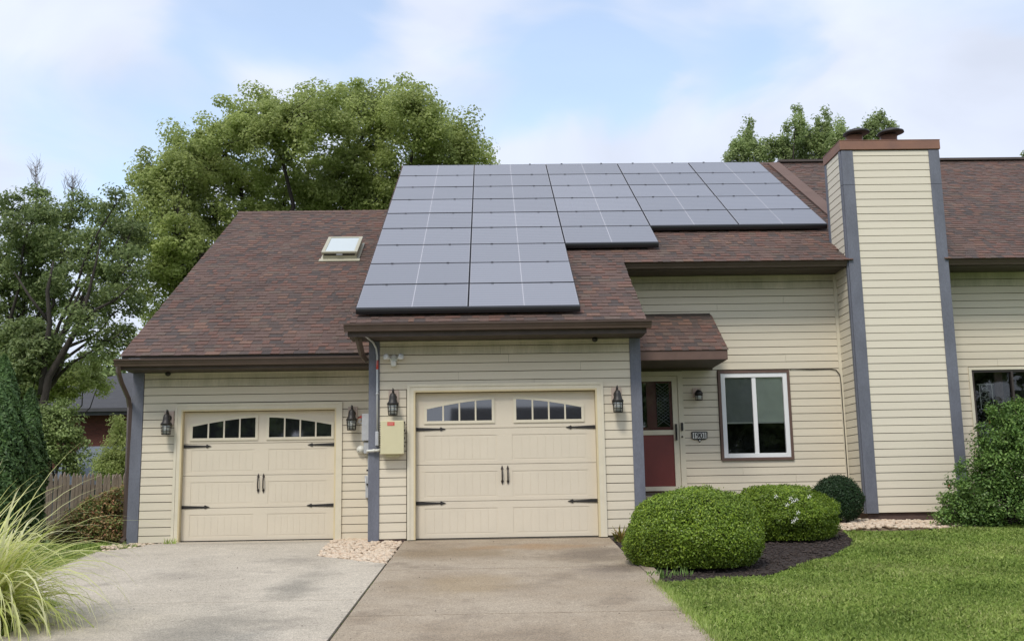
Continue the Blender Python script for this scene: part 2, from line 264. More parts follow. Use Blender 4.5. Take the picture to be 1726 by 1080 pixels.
# ------------------------------------------------------------------ helpers
WM = {}
def put(o, parent=None, mw=None, kind=None):
    mw = mw or Matrix.Identity(4); WM[o.name] = mw
    if parent is not None: o.parent = parent; o.matrix_basis = WM[parent.name].inverted() @ mw
    else: o.matrix_basis = mw
    if kind: o['kind'] = kind
    return o
def new(name, me, parent=None, mw=None, kind=None):
    o = bpy.data.objects.new(name, me); COL.objects.link(o); return put(o, parent, mw, kind)
def thing(name, label, cat, loc=(0, 0, 0), group=None):
    o = new(name, None, None, Matrix.Translation(loc)); o.empty_display_size = .2
    return tag(o, label, cat, group)
def tag(o, label=None, cat=None, group=None, kind=None):
    if label: o['label'] = label
    if cat: o['category'] = cat
    if group: o['group'] = group
    if kind: o['kind'] = kind
    return o
class MB:
    def __init__(s): s.v = []; s.f = []; s.m = []; s.sm = []
    def add(s, v, f, mi=0, smooth=False):
        o = len(s.v); s.v += [tuple(p) for p in v]
        for q in f: s.f.append(tuple(i+o for i in q)); s.m.append(mi); s.sm.append(smooth)
        return s
    def box(s, x0, x1, y0, y1, z0, z1, mi=0):
        return s.add([(x0, y0, z0), (x1, y0, z0), (x1, y1, z0), (x0, y1, z0), (x0, y0, z1), (x1, y0, z1), (x1, y1, z1), (x0, y1, z1)],
                     [(0, 3, 2, 1), (4, 5, 6, 7), (0, 1, 5, 4), (1, 2, 6, 5), (2, 3, 7, 6), (3, 0, 4, 7)], mi)
    def prism(s, poly, a0, a1, axis='x', mi=0):
        # poly in the two other axes (x: (y,z); y: (x,z); z: (x,y)); extruded a0..a1
        n = len(poly)
        mk = {'x': lambda a, p: (a, p[0], p[1]), 'y': lambda a, p: (p[0], a, p[1]), 'z': lambda a, p: (p[0], p[1], a)}[axis]
        v = [mk(a0, p) for p in poly]+[mk(a1, p) for p in poly]
        f = [tuple(range(n)), tuple(reversed(range(n, 2*n)))]+[(i, i+n, (i+1) % n+n, (i+1) % n) for i in range(n)]
        return s.add(v, f, mi)
    def tube(s, pts, rad, n=8, mi=0, smooth=True, cap=True):
        pts = [Vector(p) for p in pts]; k = len(pts)
        if not hasattr(rad, '__len__'): rad = [rad]*k
        v = []; up = None
        for i, p in enumerate(pts):
            d = (pts[min(i+1, k-1)]-pts[max(i-1, 0)]).normalized()
            if up is None: up = Vector((0, 0, 1)) if abs(d.z) < .9 else Vector((1, 0, 0))
            a = d.cross(up); 
            if a.length < 1e-4: a = d.orthogonal()
            a.normalize(); b = d.cross(a).normalized(); up = a.cross(d)
            for j in range(n):
                t = 2*math.pi*j/n; v.append(p+(a*math.cos(t)+b*math.sin(t))*rad[i])
        f = [(i*n+j, i*n+(j+1) % n, (i+1)*n+(j+1) % n, (i+1)*n+j) for i in range(k-1) for j in range(n)]
        if cap: f += [tuple(reversed(range(n))), tuple(range((k-1)*n, k*n))]
        return s.add(v, f, mi, smooth)
    def lathe(s, c, prof, n=16, mi=0, smooth=True):
        v = [(c[0]+r*math.cos(2*math.pi*j/n), c[1]+r*math.sin(2*math.pi*j/n), c[2]+z) for r, z in prof for j in range(n)]; k = len(prof)
        f = [(i*n+j, i*n+(j+1) % n, (i+1)*n+(j+1) % n, (i+1)*n+j) for i in range(k-1) for j in range(n)]+[tuple(reversed(range(n))), tuple(range((k-1)*n, k*n))]
        return s.add(v, f, mi, smooth)
    def mesh(s, name, mats):
        me = bpy.data.meshes.new(name); me.from_pydata(s.v, [], s.f)
        for m in (mats if isinstance(mats, (list, tuple)) else [mats]): me.materials.append(m)
        me.polygons.foreach_set('material_index', s.m); me.polygons.foreach_set('use_smooth', s.sm); me.update(); return me
    def build(s, name, mats, parent=None, mw=None, kind=None): return new(name, s.mesh(name, mats), parent, mw, kind)
def bevel(o, w=.006, seg=2):
    m = o.modifiers.new('bevel', 'BEVEL'); m.width = w; m.segments = seg; m.limit_method = 'ANGLE'; return o
def box(name, dims, m, parent=None, bev=0):
    o = MB().box(*dims).build(name, m, parent)
    return bevel(o, bev) if bev else o

TS = math.tan(.5325); CS, SS = math.cos(.5325), math.sin(.5325)
def gzv(y, x=0):                                   # natural grade; rises beside the entry, flat before the left garage
    y = np.asarray(y, float); f = np.clip((np.asarray(x, float)-2.9)/1.5, 0, 1)
    return -.06+.07*np.minimum(y, 0)+np.clip(y, 0, 1.6)*(-.008+.078*f)
def GZ(y, x=0): return float(gzv(y, x))
A, B, C_ = 1.236, 2.48, 1.77                      # wall planes: left garage, entry, chimney front
EX = .1305

# ------------------------------------------------------------------ ground and paving
def tri_sheet(name, poly, z_off, m, parent=None, kind=None, thick=0):
    """flat polygon (x,y list) draped on the grade with a skirt of given thickness"""
    import mathutils
    top = [(x, y, GZ(y, x)+z_off) for x, y in poly]; n = len(top)
    bm_ = MB(); v = top[:]
    if thick:
        v += [(x, y, z-thick) for x, y, z in top]
        bm_.add(v, [tuple(range(n)), tuple(reversed(range(n, 2*n)))]+[(i, i+n, (i+1) % n+n, (i+1) % n) for i in range(n)])
    else: bm_.add(v, [tuple(range(n))])
    return bm_.build(name, m, parent, kind=kind)
g = MB()
xs = [-400, -60, -20, -8, 0, 2.9, 4.4, 8, 20, 60, 400]; ys = [-400, -120, -60, -30, -20, -10, -5, 0, 1.6, 6, 20, 60, 400]
def gz2(y, x): return GZ(max(y, -20), x)
v = [(x, y, gz2(y, x)-.05) for y in ys for x in xs]; nx = len(xs)
g.add(v, [(j*nx+i, j*nx+i+1, (j+1)*nx+i+1, (j+1)*nx+i) for j in range(len(ys)-1) for i in range(nx-1)])
g.build('ground', M['soil'], kind='structure')
st = box('street', (-80, 80, -32, -24, -1.6, GZ(-20)-.03), M['street']); st['kind'] = 'structure'
drv = new('driveway', None, kind='structure')
G_ = .009
LE = [(-4.02, .55), (-3.9, -.12), (-4.42, -.80), (-4.33, -2.1), (-4.27, -2.9), (-3.9, -4.2), (-3.1, -5.15)]
tri_sheet('concrete_slab', [(-3.98, 1.24), (-3.98, 0), (-1.22, 0), (-1.30, 1.24)], .03, M['conc_l'], drv, thick=.12)
tri_sheet('concrete_slab', [(-3.98, -.002)]+LE[1:]+[(-.18-G_, -5.15+G_), (-.175-G_, -2.50), (-1.178, -1.60), (-1.22, -.002)], .03, M['conc_l'], drv, thick=.12)
tri_sheet('concrete_slab', [(-3.1, -5.15-G_), (-2.95, -6.5), (-2.9, -8.6), (-.18-G_, -8.6), (-.18-G_, -5.15-G_)], .03, M['conc_l'], drv, thick=.12)
tri_sheet('concrete_slab', [(-2.9, -8.62), (-2.9, -24), (-.18-G_, -24), (-.18-G_, -8.62)], .03, M['conc_l'], drv, thick=.12)
for y0, y1 in ((.02, -3.10), (-3.10, -6.05), (-6.05, -9.1), (-9.1, -24)):
    xr = 2.86
    pts = [(-.17+G_, y0-G_), (-.17+G_, y1+G_), (xr, y1+G_), (xr, y0-G_)]
    if y0 == .02: pts = [(-.17+G_, .02), (-.17+G_, y1+G_), (xr-.02, y1+G_), (xr, .02)]
    tri_sheet('concrete_slab', pts, .03, M['conc_r'], drv, thick=.12)
tri_sheet('concrete_curb', [(2.865, -3.1), (2.93, -2.9), (3.0, -3.2), (3.0, -3.8), (2.93, -4.2), (2.865, -4.5)], .042, M['conc_r'], drv, thick=.12)

BEDP = [(2.88, -.02), (2.88, -3.0), (2.93, -4.25), (3.4, -4.15), (4.13, -3.95), (4.75, -3.15), (5.4, -2.3), (5.92, -1.45), (6.2, -.75), (6.42, .1), (6.4, .7), (6.6, 2.42), (3.45, 2.42), (3.43, -.02)]
tri_sheet('mulch_bed', BEDP, .005, M['mulch'], kind='structure')
PB1 = [(-1.30, 1.2), (-1.178, -1.60), (-.19, -2.48), (-.19, -.02), (-.70, -.02), (-.70, 1.2)]
tri_sheet('pebble_strip', [(-1.22, -.002), (-1.178, -1.60), (-.19, -2.48), (-.19, -.02)], .012, M['pebblebed'], kind='structure'); tri_sheet('pebble_strip', [(-1.30, 1.2), (-1.22, 0), (-.70, 0), (-.70, 1.2)], .012, M['pebblebed'], kind='structure')
PB2 = [(6.42, .35), (7.8, .45), (9.0, .85), (9.0, 1.75), (7.33, 1.75), (7.33, 2.42), (6.6, 2.42)]
tri_sheet('pebble_strip', PB2, .012, M['pebblebed'], kind='structure')
PB3 = [(-4.5, 1.2), (-4.6, .2), (-4.42, -.8), (-3.9, -.12), (-3.98, 1.2)]

def inpoly(P, poly):
    x, y = P[:, 0], P[:, 1]; r = np.zeros(len(P), bool); n = len(poly)
    for i in range(n):
        x0, y0 = poly[i]; x1, y1 = poly[(i+1) % n]
        c = ((y0 > y) != (y1 > y)) & (x < (x1-x0)*(y-y0)/((y1-y0) if y1 != y0 else 1e-9)+x0); r ^= c
    return r
def sample(poly, n, rg=RG):
    p = np.array(poly); lo, hi = p.min(0), p.max(0); out = np.zeros((0, 2))
    while len(out) < n:
        q = rg.uniform(lo, hi, (n, 2)); out = np.vstack([out, q[inpoly(q, poly)]])
    return out[:n]
def np_mesh(name, V, Fq, m, attr=None, smooth=False):
    """V (n,3), Fq (m,k)"""
    me = bpy.data.meshes.new(name); k = Fq.shape[1]
    me.vertices.add(len(V)); me.vertices.foreach_set('co', V.astype(np.float32).ravel())
    me.loops.add(Fq.size); me.loops.foreach_set('vertex_index', Fq.astype(np.int32).ravel())
    me.polygons.add(len(Fq)); me.polygons.foreach_set('loop_start', np.arange(0, Fq.size, k, dtype=np.int32))
    for q in (m if isinstance(m, list) else [m]): me.materials.append(q)
    if attr is not None:
        a = me.attributes.new('tint', 'FLOAT', 'FACE'); a.data.foreach_set('value', attr.astype(np.float32))
    me.update(calc_edges=True)
    if smooth: me.polygons.foreach_set('use_smooth', np.ones(len(Fq), bool))
    return me
_ico = None
def stones(name, P, size, m, zs=.55):
    global _ico
    if _ico is None:
        t = (1+5**.5)/2; v = np.array([(-1, t, 0), (1, t, 0), (-1, -t, 0), (1, -t, 0), (0, -1, t), (0, 1, t), (0, -1, -t), (0, 1, -t), (t, 0, -1), (t, 0, 1), (-t, 0, -1), (-t, 0, 1)], float)
        v /= np.linalg.norm(v[0]); f = np.array([(0, 11, 5), (0, 5, 1), (0, 1, 7), (0, 7, 10), (0, 10, 11), (1, 5, 9), (5, 11, 4), (11, 10, 2), (10, 7, 6), (7, 1, 8), (3, 9, 4), (3, 4, 2), (3, 2, 6), (3, 6, 8), (3, 8, 9), (4, 9, 5), (2, 4, 11), (6, 2, 10), (8, 6, 7), (9, 8, 1)]); _ico = (v, f)
    v, f = _ico; n = len(P); V = v[None]*(1+RG.normal(0, .14, (n, 12, 1)))*size[:, None, None]*RG.uniform(.7, 1.3, (n, 1, 3))
    a = RG.uniform(0, 6.28, n); c, s = np.cos(a), np.sin(a); x = V[:, :, 0]*c[:, None]-V[:, :, 1]*s[:, None]; y = V[:, :, 0]*s[:, None]+V[:, :, 1]*c[:, None]
    V = np.stack([x, y, V[:, :, 2]*zs], -1)+P[:, None, :]
    Fq = (f[None]+(np.arange(n)*12)[:, None, None]).reshape(-1, 3)
    return np_mesh(name, V.reshape(-1, 3), Fq, m, smooth=True)
for poly, n, sz in ((PB1, 1500, .034), (PB2, 900, .045), (PB3, 110, .028)):
    q = sample(poly, n); s_ = RG.uniform(.6, 1.35, n)*sz; P = np.c_[q, gzv(q[:, 1], q[:, 0])+.012+RG.uniform(0, .02, n)]
    if poly is PB2: P[:, 2] += .04*np.clip(1-abs(q[:, 0]-7.0)/1.2, 0, 1)
    tag(new('river_stones', stones('river_stones', P, s_, M['pebble'])), {0: 'pale tan river stones filling the gap between the two driveways', 1: 'pale tan river stones heaped at the foot of the chimney', 2: 'pale stones and litter by the left corner post'}[[PB1, PB2, PB3].index(poly)], 'stones', kind='stuff')
q = sample(BEDP, 7000); s_ = RG.uniform(.5, 1.4, 7000)*.016
tag(new('mulch_chips', stones('mulch_chips', np.c_[q, gzv(q[:, 1], q[:, 0])+.008+RG.uniform(0, .015, 7000)], s_, M['chip'], .4)), 'dark wood mulch chips under the rounded shrubs', 'mulch', kind='stuff')

# ------------------------------------------------------------------ house
house = thing('house', 'beige lap sided house with brown shingle roofs, two garage doors and a tall chimney', 'house', (0, 0, 0))
_unit = {}; rj = random.Random(77)
def board_mesh(h, m):
    k = (round(h, 3), m.name)
    if k not in _unit:
        p = [(-.021, 0), (-.017, h), (0.004, h), (.004, .0)]
        _unit[k] = MB().prism(p, 0, 1, 'x').mesh('siding_board', m)
    return _unit[k]
GAP = .0105
def courses(parent, plane, u0, u1, z0, z1, phase, m, holes=(), axis='x', slope=None, top_m=None):
    """lapped boards over a wall; axis x: faces -Y at y=plane; axis 'l': faces -X at x=plane, u is Y"""
    k = math.floor((z0-phase)/EX); z = phase+k*EX
    while z < z1-.02:
        a, b = max(z+GAP, z0), min(z+EX, z1)
        if b-a > .02:
            segs = [(u0, u1)]
            for (h0, h1, hz0, hz1) in holes:
                if (min(b, hz1)-max(a, hz0)) > .5*(b-a):
                    segs = [s for (p, q) in segs for s in ((p, min(q, h0)), (max(p, h1), q)) if s[1]-s[0] > .01]
            for (p, q) in segs:
                if slope: 
                    q = slope(p, q, z)
                    if q is None: continue
                if q-p > 2.4 and rj.random() < .55:
                    c_ = rj.uniform(p+.6, q-.6); parts_ = [(p, c_-.0015), (c_+.0015, q)]
                else: parts_ = [(p, q)]
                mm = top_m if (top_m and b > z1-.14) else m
                me = board_mesh(b-a, mm)
                if axis == 'x':
                    for p, q in parts_:
                        new('siding_board', me, parent, Matrix.Translation((p, plane+rj.uniform(-.0015, .0015), a+rj.uniform(-.001, .001))) @ Matrix.Rotation(rj.uniform(-.0006, .0006), 4, 'Y') @ Matrix.Diagonal((q-p, 1, 1, 1)))
                    continue
                elif axis == 'l': mw = Matrix.Translation((plane, q, a)) @ Matrix.Rotation(-math.pi/2, 4, 'Z') @ Matrix.Diagonal((q-p, 1, 1, 1))
                elif axis == 'r': mw = Matrix.Translation((plane, p, a)) @ Matrix.Rotation(math.pi/2, 4, 'Z') @ Matrix.Diagonal((q-p, 1, 1, 1))
                new('siding_board', me, parent, mw)
        z += EX
def wall(name, x0, x1, y0, y1, z0, z1, holes=()):
    xs = sorted({x0, x1, *[h[0] for h in holes], *[h[1] for h in holes]}); zs = sorted({z0, z1, *[h[2] for h in holes], *[h[3] for h in holes]})
    b = MB()
    for i in range(len(xs)-1):
        for j in range(len(zs)-1):
            cx_, cz_ = (xs[i]+xs[i+1])/2, (zs[j]+zs[j+1])/2
            if not any(h[0] < cx_ < h[1] and h[2] < cz_ < h[3] for h in holes): b.box(xs[i], xs[i+1], y0, y1, zs[j], zs[j+1])
    return b.build(name, M['siding_core'], house)
# left garage wall
LD = (-3.84, -1.355, -.04, 2.045)       # door opening
w1 = wall('garage_wall', -4.60, -.69, A+.004, A+.16, -.15, 2.72, [LD])
courses(w1, A, -4.45, -.69, -.04, 2.66, .06, M['siding'], [(-3.93, -1.275, -.1, 2.13)], top_m=M['stain_shade'])
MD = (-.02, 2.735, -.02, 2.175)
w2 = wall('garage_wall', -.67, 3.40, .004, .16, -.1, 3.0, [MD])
courses(w2, 0, -.53, 3.25, .0, 2.945, .10, M['siding'], [(-.13, 2.83, -.1, 2.24)], top_m=M['stain_shade'])
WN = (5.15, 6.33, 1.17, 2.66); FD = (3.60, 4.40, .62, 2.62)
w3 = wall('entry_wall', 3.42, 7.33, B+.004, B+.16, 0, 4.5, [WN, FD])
courses(w3, B, 3.44, 7.26, .15, 4.41, .10, M['siding'], [(5.10, 6.38, 1.13, 2.70), (3.5, 4.49, .5, 2.73), (3.42, 5.035, 2.74, 2.83)], top_m=M['stain_shade'])
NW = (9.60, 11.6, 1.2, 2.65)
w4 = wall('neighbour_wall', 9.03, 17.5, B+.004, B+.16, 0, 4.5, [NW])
courses(w4, B, 9.03, 17.5, .12, 4.41, .10, M['siding'], [(9.55, 11.65, 1.15, 2.70)], top_m=M['stain_shade'])
# hidden sides: left gable wall, mid block sides, rear
gl = MB(); gl.prism([(A+.16, -.1), (14.6, -.1), (14.6, 2.9), (7.95, 7.05), (A+.16, 3.1)], -4.60, -4.45, 'x'); gl.prism([(.16, -.1), (A+.1, -.1), (A+.1, 3.9), (.16, 3.25)], -.67, -.55, 'x')
gl.prism([(.16, -.1), (B, -.1), (B, 4.6), (.16, 3.25)], 3.27, 3.40, 'x'); gl.prism([(A+.1, 2.4), (15, 2.4), (15, 4.2), (8.3, 8.15), (A+.1, 3.85)], -.67, -.60, 'x')
gl.prism([(B, -.1), (15, -.1), (15, 4.3), (8.3, 8.15), (B, 4.8)], 17.4, 17.5, 'x')
gl.box(-4.6, 17.5, 14.6, 14.75, -.1, 3.0)
gl.build('side_wall', M['siding'], house)
# courses on the left side face and on the alcove side, joined (edge on in the photo)
sb = MB(); z = .06
while z < 2.6:
    sb.add([(-4.60, A, z+GAP), (-4.60, 14.6, z+GAP), (-4.60, 14.6, z+EX), (-4.60, A, z+EX), (-4.625, A, z+GAP), (-4.625, 14.6, z+GAP), (-4.615, 14.6, z+EX), (-4.615, A, z+EX)], [(4, 7, 6, 5), (0, 1, 2, 3), (4, 5, 1, 0), (7, 3, 2, 6)])
    sb.add([(3.40, .16, z+GAP), (3.40, B, z+GAP), (3.40, B, z+EX), (3.40, .16, z+EX), (3.425, .16, z+GAP), (3.425, B, z+GAP), (3.415, B, z+EX), (3.415, .16, z+EX)], [(4, 5, 6, 7), (4, 0, 1, 5), (7, 6, 2, 3)])
    z += EX
sb.build('side_siding', M['siding'], house, kind='stuff')
# corner posts (each two boards)
def post(x0, x1, y, z0, z1, lab=None, side=0):
    b = MB(); b.box(x0, x1, y-.035, y-.003, z0, z1)
    if side < 0: b.box(x0-.002, x0+.03, y-.0029, y+.14, z0, z1)
    if side > 0: b.box(x1-.03, x1+.002, y-.0029, y+.14, z0, z1)
    o = bevel(b.build('corner_board', M['slate'], house), .004)
    if lab: o['label'] = lab
post(-4.635, -4.455, A, -.07, 2.66, side=-1); post(-.693, -.53, 0, -.03, 2.93, side=-1); post(3.25, 3.415, 0, -.06, 2.93, side=1)
box('inside_corner_trim', (7.26, 7.318, B-.035, B-.001, .15, 4.40), M['trim'], house)
# narrow light beads at top of walls
for x0, x1, y, z in ((-4.45, -.70, A, 2.628), (-.53, 3.25, 0, 2.905), (3.62, 7.25, B, 4.37)):
    box('frieze_bead', (x0, x1, y-.034, y-.022, z, z+.012), M['trim'], house)
# foundations and stoop
box('foundation', (3.42, 7.33, B-.012, B+.002, -.2, .148), M['found'], house); box('foundation', (9.03, 17.5, B-.012, B+.002, -.2, .118), M['found'], house)
box('foundation', (7.36, 9.0, C_+.02, B+.10, -.1, .216), M['found'], house)
box('foundation', (-.69, -.15, -.008, .002, -.2, -.002), M['found'], house)
box('front_step', (3.45, 4.9, 1.35, B-.013, -.1, .56), M['conc_r'], house, .01)

# ---- garage doors
def garage_door(x0, x1, z0, z1, yw, win_z, hz, hyb, lab, pane_m, wins, mid):
    """opening; yw = wall plane. parts: trim, jamb, door panels, windows"""
    T = .075
    tr = MB()
    tw = .085
    tr.box(x0-tw, x0, yw-.036, yw+.0, z0-.0, z1+tw); tr.box(x1, x1+tw, yw-.036, yw+.0, z0-.0, z1+tw); tr.box(x0, x1, yw-.036, yw, z1, z1+tw)
    tr.box(x0-tw-.012, x0-tw+.03, yw-.046, yw-.037, z0, z1+tw+.012); tr.box(x1+tw-.03, x1+tw+.012, yw-.046, yw-.037, z0, z1+tw+.012); tr.box(x0-tw+.03, x1+tw-.03, yw-.046, yw-.037, z1+tw-.03, z1+tw+.012)
    t = tr.build('door_surround', M['trim'], house)
    jb = MB(); jb.box(x0-.001, x0+.025, yw-.035, yw+.15, z0, z1); jb.box(x1-.025, x1+.001, yw-.035, yw+.15, z0, z1); jb.box(x0+.025, x1-.025, yw-.035, yw+.15, z1-.025, z1+.001)
    jb.build('door_jamb', M['jamb'], house)
    D = new('garage_door', None, house, Matrix.Translation(((x0+x1)/2, yw+T, z0))); D['label'] = lab
    xa, xb = x0+.027, x1-.027; zb = z1-.027; H = (zb-z0-.015)/4; yf = yw+T
    rec = [(x0+.16, mid-.115), (mid+.115, x1-.16)]
    for k in range(4):
        a = z0+.015+k*H; b = a+H-.006; m = MB()
        m.box(xa, xb, yf+.0055, yf+.045, a, b)
        if k < 3:
            za, zc = a+.055, b-.10
            # raised rails and stiles round recessed boards
            m.box(xa, xb, yf, yf+.0053, zc, b); m.box(xa, xb, yf, yf+.0053, a, za)
            for p, q in ((xa, rec[0][0]), (rec[0][1], rec[1][0]), (rec[1][1], xb)): m.box(p, q, yf, yf+.0053, za+.0001, zc-.0001)
            for (p, q) in rec:
                n = 9; w = (q-p-.05)/n
                # bevelled inner field made of vertical boards with grooves
                for i in range(n): m.box(p+.025+i*w+.0015, p+.025+(i+1)*w-.0015, yf+.0032, yf+.0054, za+.022, zc-.022)
        else:
            m.box(xa, xb, yf, yf+.0053, a, b)
        bevel(m.build('door_panel', M['door'], D), .0025, 1)
    wz0, wzo, wzi = win_z
    for side, (p, q) in enumerate(wins):
        def top(x):
            t_ = (q-x)/(q-p) if side == 0 else (x-p)/(q-p)      # 0 at inner side, 1 at outer side
            return wzi-(wzi-wzo)*(t_**1.55)
        fr = MB(); y0, y1 = yf-.016, yf-.0005; n = 16; b_ = .042
        fr.box(p-b_, q+b_, y0, y1, wz0-b_, wz0)
        fr.box(p-b_, p, y0, y1, wz0, top(p)); fr.box(q, q+b_, y0, y1, wz0, top(q))
        X = [p-b_+(q-p+2*b_)*i/n for i in range(n+1)]
        for i in range(n):
            xa_, xb_ = X[i], X[i+1]; ta, tb = top(min(max(xa_, p), q)), top(min(max(xb_, p), q))
            fr.prism([(xa_, ta), (xb_, tb), (xb_, tb+b_), (xa_, ta+b_)], y0, y1, 'y')
        w = (q-p)/4
        for i in range(1, 4): fr.box(p+i*w-.012, p+i*w+.012, y0+.002, y1, wz0, top(p+i*w)+.001)
        f = fr.build('window_frame', M['trim'], D)
        for i in range(4):
            u0, u1 = p+i*w+.0125, p+(i+1)*w-.0125; mm = (u0+u1)/2
            if i == 0: u0 = p+.0005
            if i == 3: u1 = q-.0005
            MB().prism([(u0, wz0+.0005), (u1, wz0+.0005), (u1, top(u1)), (mm, top(mm)), (u0, top(u0))], yf-.006, yf-.001, 'y').build('pane', pane_m, D)
    # strap hinges and pull handles
    for s, zc_, x_ in [(1, hz[0], xa), (1, hz[1], xa), (-1, hz[0], xb), (-1, hz[1], xb)]:
        L_ = .44; P = [(0, -.026), (.02, -.026), (.34, -.013), (.36, -.013), (.375, -.03), (.40, -.018), (.45, 0), (.40, .018), (.375, .03), (.36, .013), (.34, .013), (.02, .026), (0, .026)]
        P = [(x_+s*(a*.98+.004), zc_+b) for a, b in P]
        if s < 0: P = P[::-1]
        MB().prism(P, yf-.012, yf-.0005, 'y').build('strap_hinge', M['black'], D)
    for s in (-1, 1):
        xh = mid+s*.042; m = MB(); za, zc = hyb
        m.tube([(xh, yf-.005, za+.05), (xh, yf-.045, za+.085), (xh, yf-.05, (za+zc)/2), (xh, yf-.045, zc-.085), (xh, yf-.005, zc-.05)], .011, 8)
        for z_, d in ((za, 1), (zc, -1)):
            m.prism([(xh-.02, z_+d*.055), (xh-.008, z_+d*.02), (xh, z_), (xh+.008, z_+d*.02), (xh+.02, z_+d*.055), (xh, z_+d*.085)][::d], yf-.009, yf-.0005, 'y')
        m.build('pull_handle', M['bronze'], D)
    box('rubber_seal', (xa, xb, yf+.003, yf+.04, z0-.0, z0+.0148), M['black'], D)
garage_door(*LD[:2], -.04, 2.045, A, (1.592, 1.78, 1.912), (1.462, .50), (.70, 1.02), 'left cream garage door, lower and set back, with dark arched panes', M['pane'], ((-3.676, -2.668), (-2.450, -1.446)), -2.563)
garage_door(*MD[:2], -.02, 2.175, 0, (1.722, 1.90, 2.035), (1.60, .505), (.76, 1.05), 'right cream garage door, wider and closer, with grey reflections in its panes', M['pane'], ((.172, 1.150), (1.518, 2.502)), 1.335)

# ---- entry door
FDo = new('front_door', None, house, Matrix.Translation((4.0, B, .62)))
m = MB(); m.box(3.50, 3.60, B-.05, B+.01, .5, 2.70); m.box(4.40, 4.49, B-.05, B+.01, .5, 2.70); m.box(3.60, 4.40, B-.05, B+.01, 2.62, 2.70); m.build('door_trim', M['trim'], FDo)
m = MB(); m.box(3.605, 3.76, B-.035, B+.005, .64, 2.615); m.box(4.30, 4.395, B-.035, B+.005, .64, 2.615); m.box(3.76, 4.30, B-.035, B+.005, 2.53, 2.615); m.box(3.76, 4.30, B-.035, B+.005, 1.598, 1.68); m.box(3.76, 4.30, B-.035, B+.005, .64, .715)
m.build('storm_door_frame', M['trim'], FDo)
m = MB(); m.box(3.605, 4.395, B+.03, B+.07, .62, 2.60); m.box(3.86, 4.02, B+.015, B+.0295, 1.69, 2.52); m.box(4.255, 4.33, B+.015, B+.0295, 1.69, 2.52); m.build('red_door_leaf', M['reddoor'], FDo)
lg = MB(); lg.box(4.03, 4.25, B+.02, B+.0275, 1.74, 2.50); lg.box(3.74, 3.85, B+.02, B+.0275, 1.74, 2.50)
lg.build('leaded_glass', M['pane'], FDo)
lc = MB()
for i in range(14):
    for s in (-1, 1):
        z0 = 1.70+i*.058; pts = [(4.03, B+.016, z0 if s > 0 else z0+.16), (4.25, B+.016, z0+.16 if s > 0 else z0)]
        if z0+.16 < 2.5 and z0 > 1.74: lc.tube(pts, .0035, 4)
lc.build('lattice_came', M['grey'], FDo)
new('storm_glass', MB().box(3.762, 4.298, B-.02, B-.016, 1.682, 2.528).mesh('storm_glass', M['glass']), FDo)
box('red_kick_panel', (3.762, 4.298, B-.02, B-.012, .717, 1.596), M['reddoor'], FDo)
m = MB(); m.box(4.325, 4.355, B-.075, B-.036, 1.50, 1.78); m.tube([(4.34, B-.05, 1.55), (4.34, B-.10, 1.56), (4.34, B-.10, 1.71), (4.34, B-.05, 1.73)], .009, 6); m.build('pull_handle', M['black'], FDo)
bevel(MB().box(4.425, 4.462, B-.085, B-.051, 1.66, 1.80).build('doorbell_camera', M['black'], FDo), .006)
MB().lathe((0, 0, 0), [(.014, 0), (.014, .03), (.008, .035)], 10).build('keyhole_plate', M['black'], FDo, Matrix.Translation((4.44, B-.05, 1.56)) @ Matrix.Rotation(R_(90), 4, 'X'))

# ---- entry window
win = new('window', None, house, Matrix.Translation((5.74, B, 1.14))); win['label'] = 'two light window with white frame and brown surround, pale blind in its right half'
x0, x1, z0, z1 = 5.113, 6.371, 1.138, 2.695
m = MB(); t_ = .045; m.box(x0, x0+t_, B-.05, B+.0, z0, z1); m.box(x1-t_, x1, B-.05, B, z0, z1); m.box(x0+t_, x1-t_, B-.05, B, z1-t_, z1); m.box(x0+t_, x1-t_, B-.05, B, z0, z0+t_)
m.build('brown_surround', M['brown'], win)
m = MB(); a0, a1, c0, c1 = x0+t_, x1-t_, z0+t_, z1-t_; q = .075
m.box(a0, a0+q, B-.04, B+.05, c0, c1); m.box(a1-q, a1, B-.04, B+.05, c0, c1); m.box(a0+q, a1-q, B-.04, B+.05, c1-q, c1); m.box(a0+q, a1-q, B-.04, B+.05, c0, c0+q)
bevel(m.build('window_frame', M['white'], win), .004)
xm = (a0+a1)/2
bevel(MB().box(xm-.035, xm+.035, B-.028, B+.045, c0+q+.001, c1-q-.001).build('mullion', M['white'], win), .004)
for i, (p, r) in enumerate(((a0+q, xm-.035), (xm+.035, a1-q))):
    new('pane', MB().box(p+.001, r-.001, B+.0, B+.005, c0+q+.001, c1-q-.001).mesh('pane', M['glass']), win)
    o = box('blind', (p-.03, r+.03, B+.022, B+.030, 1.80, c1-q+.02), M['blind_grey' if i == 0 else 'blind_pale'], win); o['label'] = ('dim grey blind behind the insect screen', 'pale green roller blind')[i]
    box('blind_rail', (p-.03, r+.03, B+.015, B+.034, 1.775, 1.7995), M['offwhite'], win)
box('interior', (5.0, 6.5, B+.6, B+.62, 1.0, 2.9), M['interior'], win)
for d in ((4.98, 5.0, B+.16, B+.6, 1, 2.9), (6.5, 6.52, B+.16, B+.6, 1, 2.9), (5, 6.5, B+.16, B+.6, 2.88, 2.9), (5, 6.5, B+.16, B+.6, 1, 1.02)): box('interior', d, M['interior'], win)

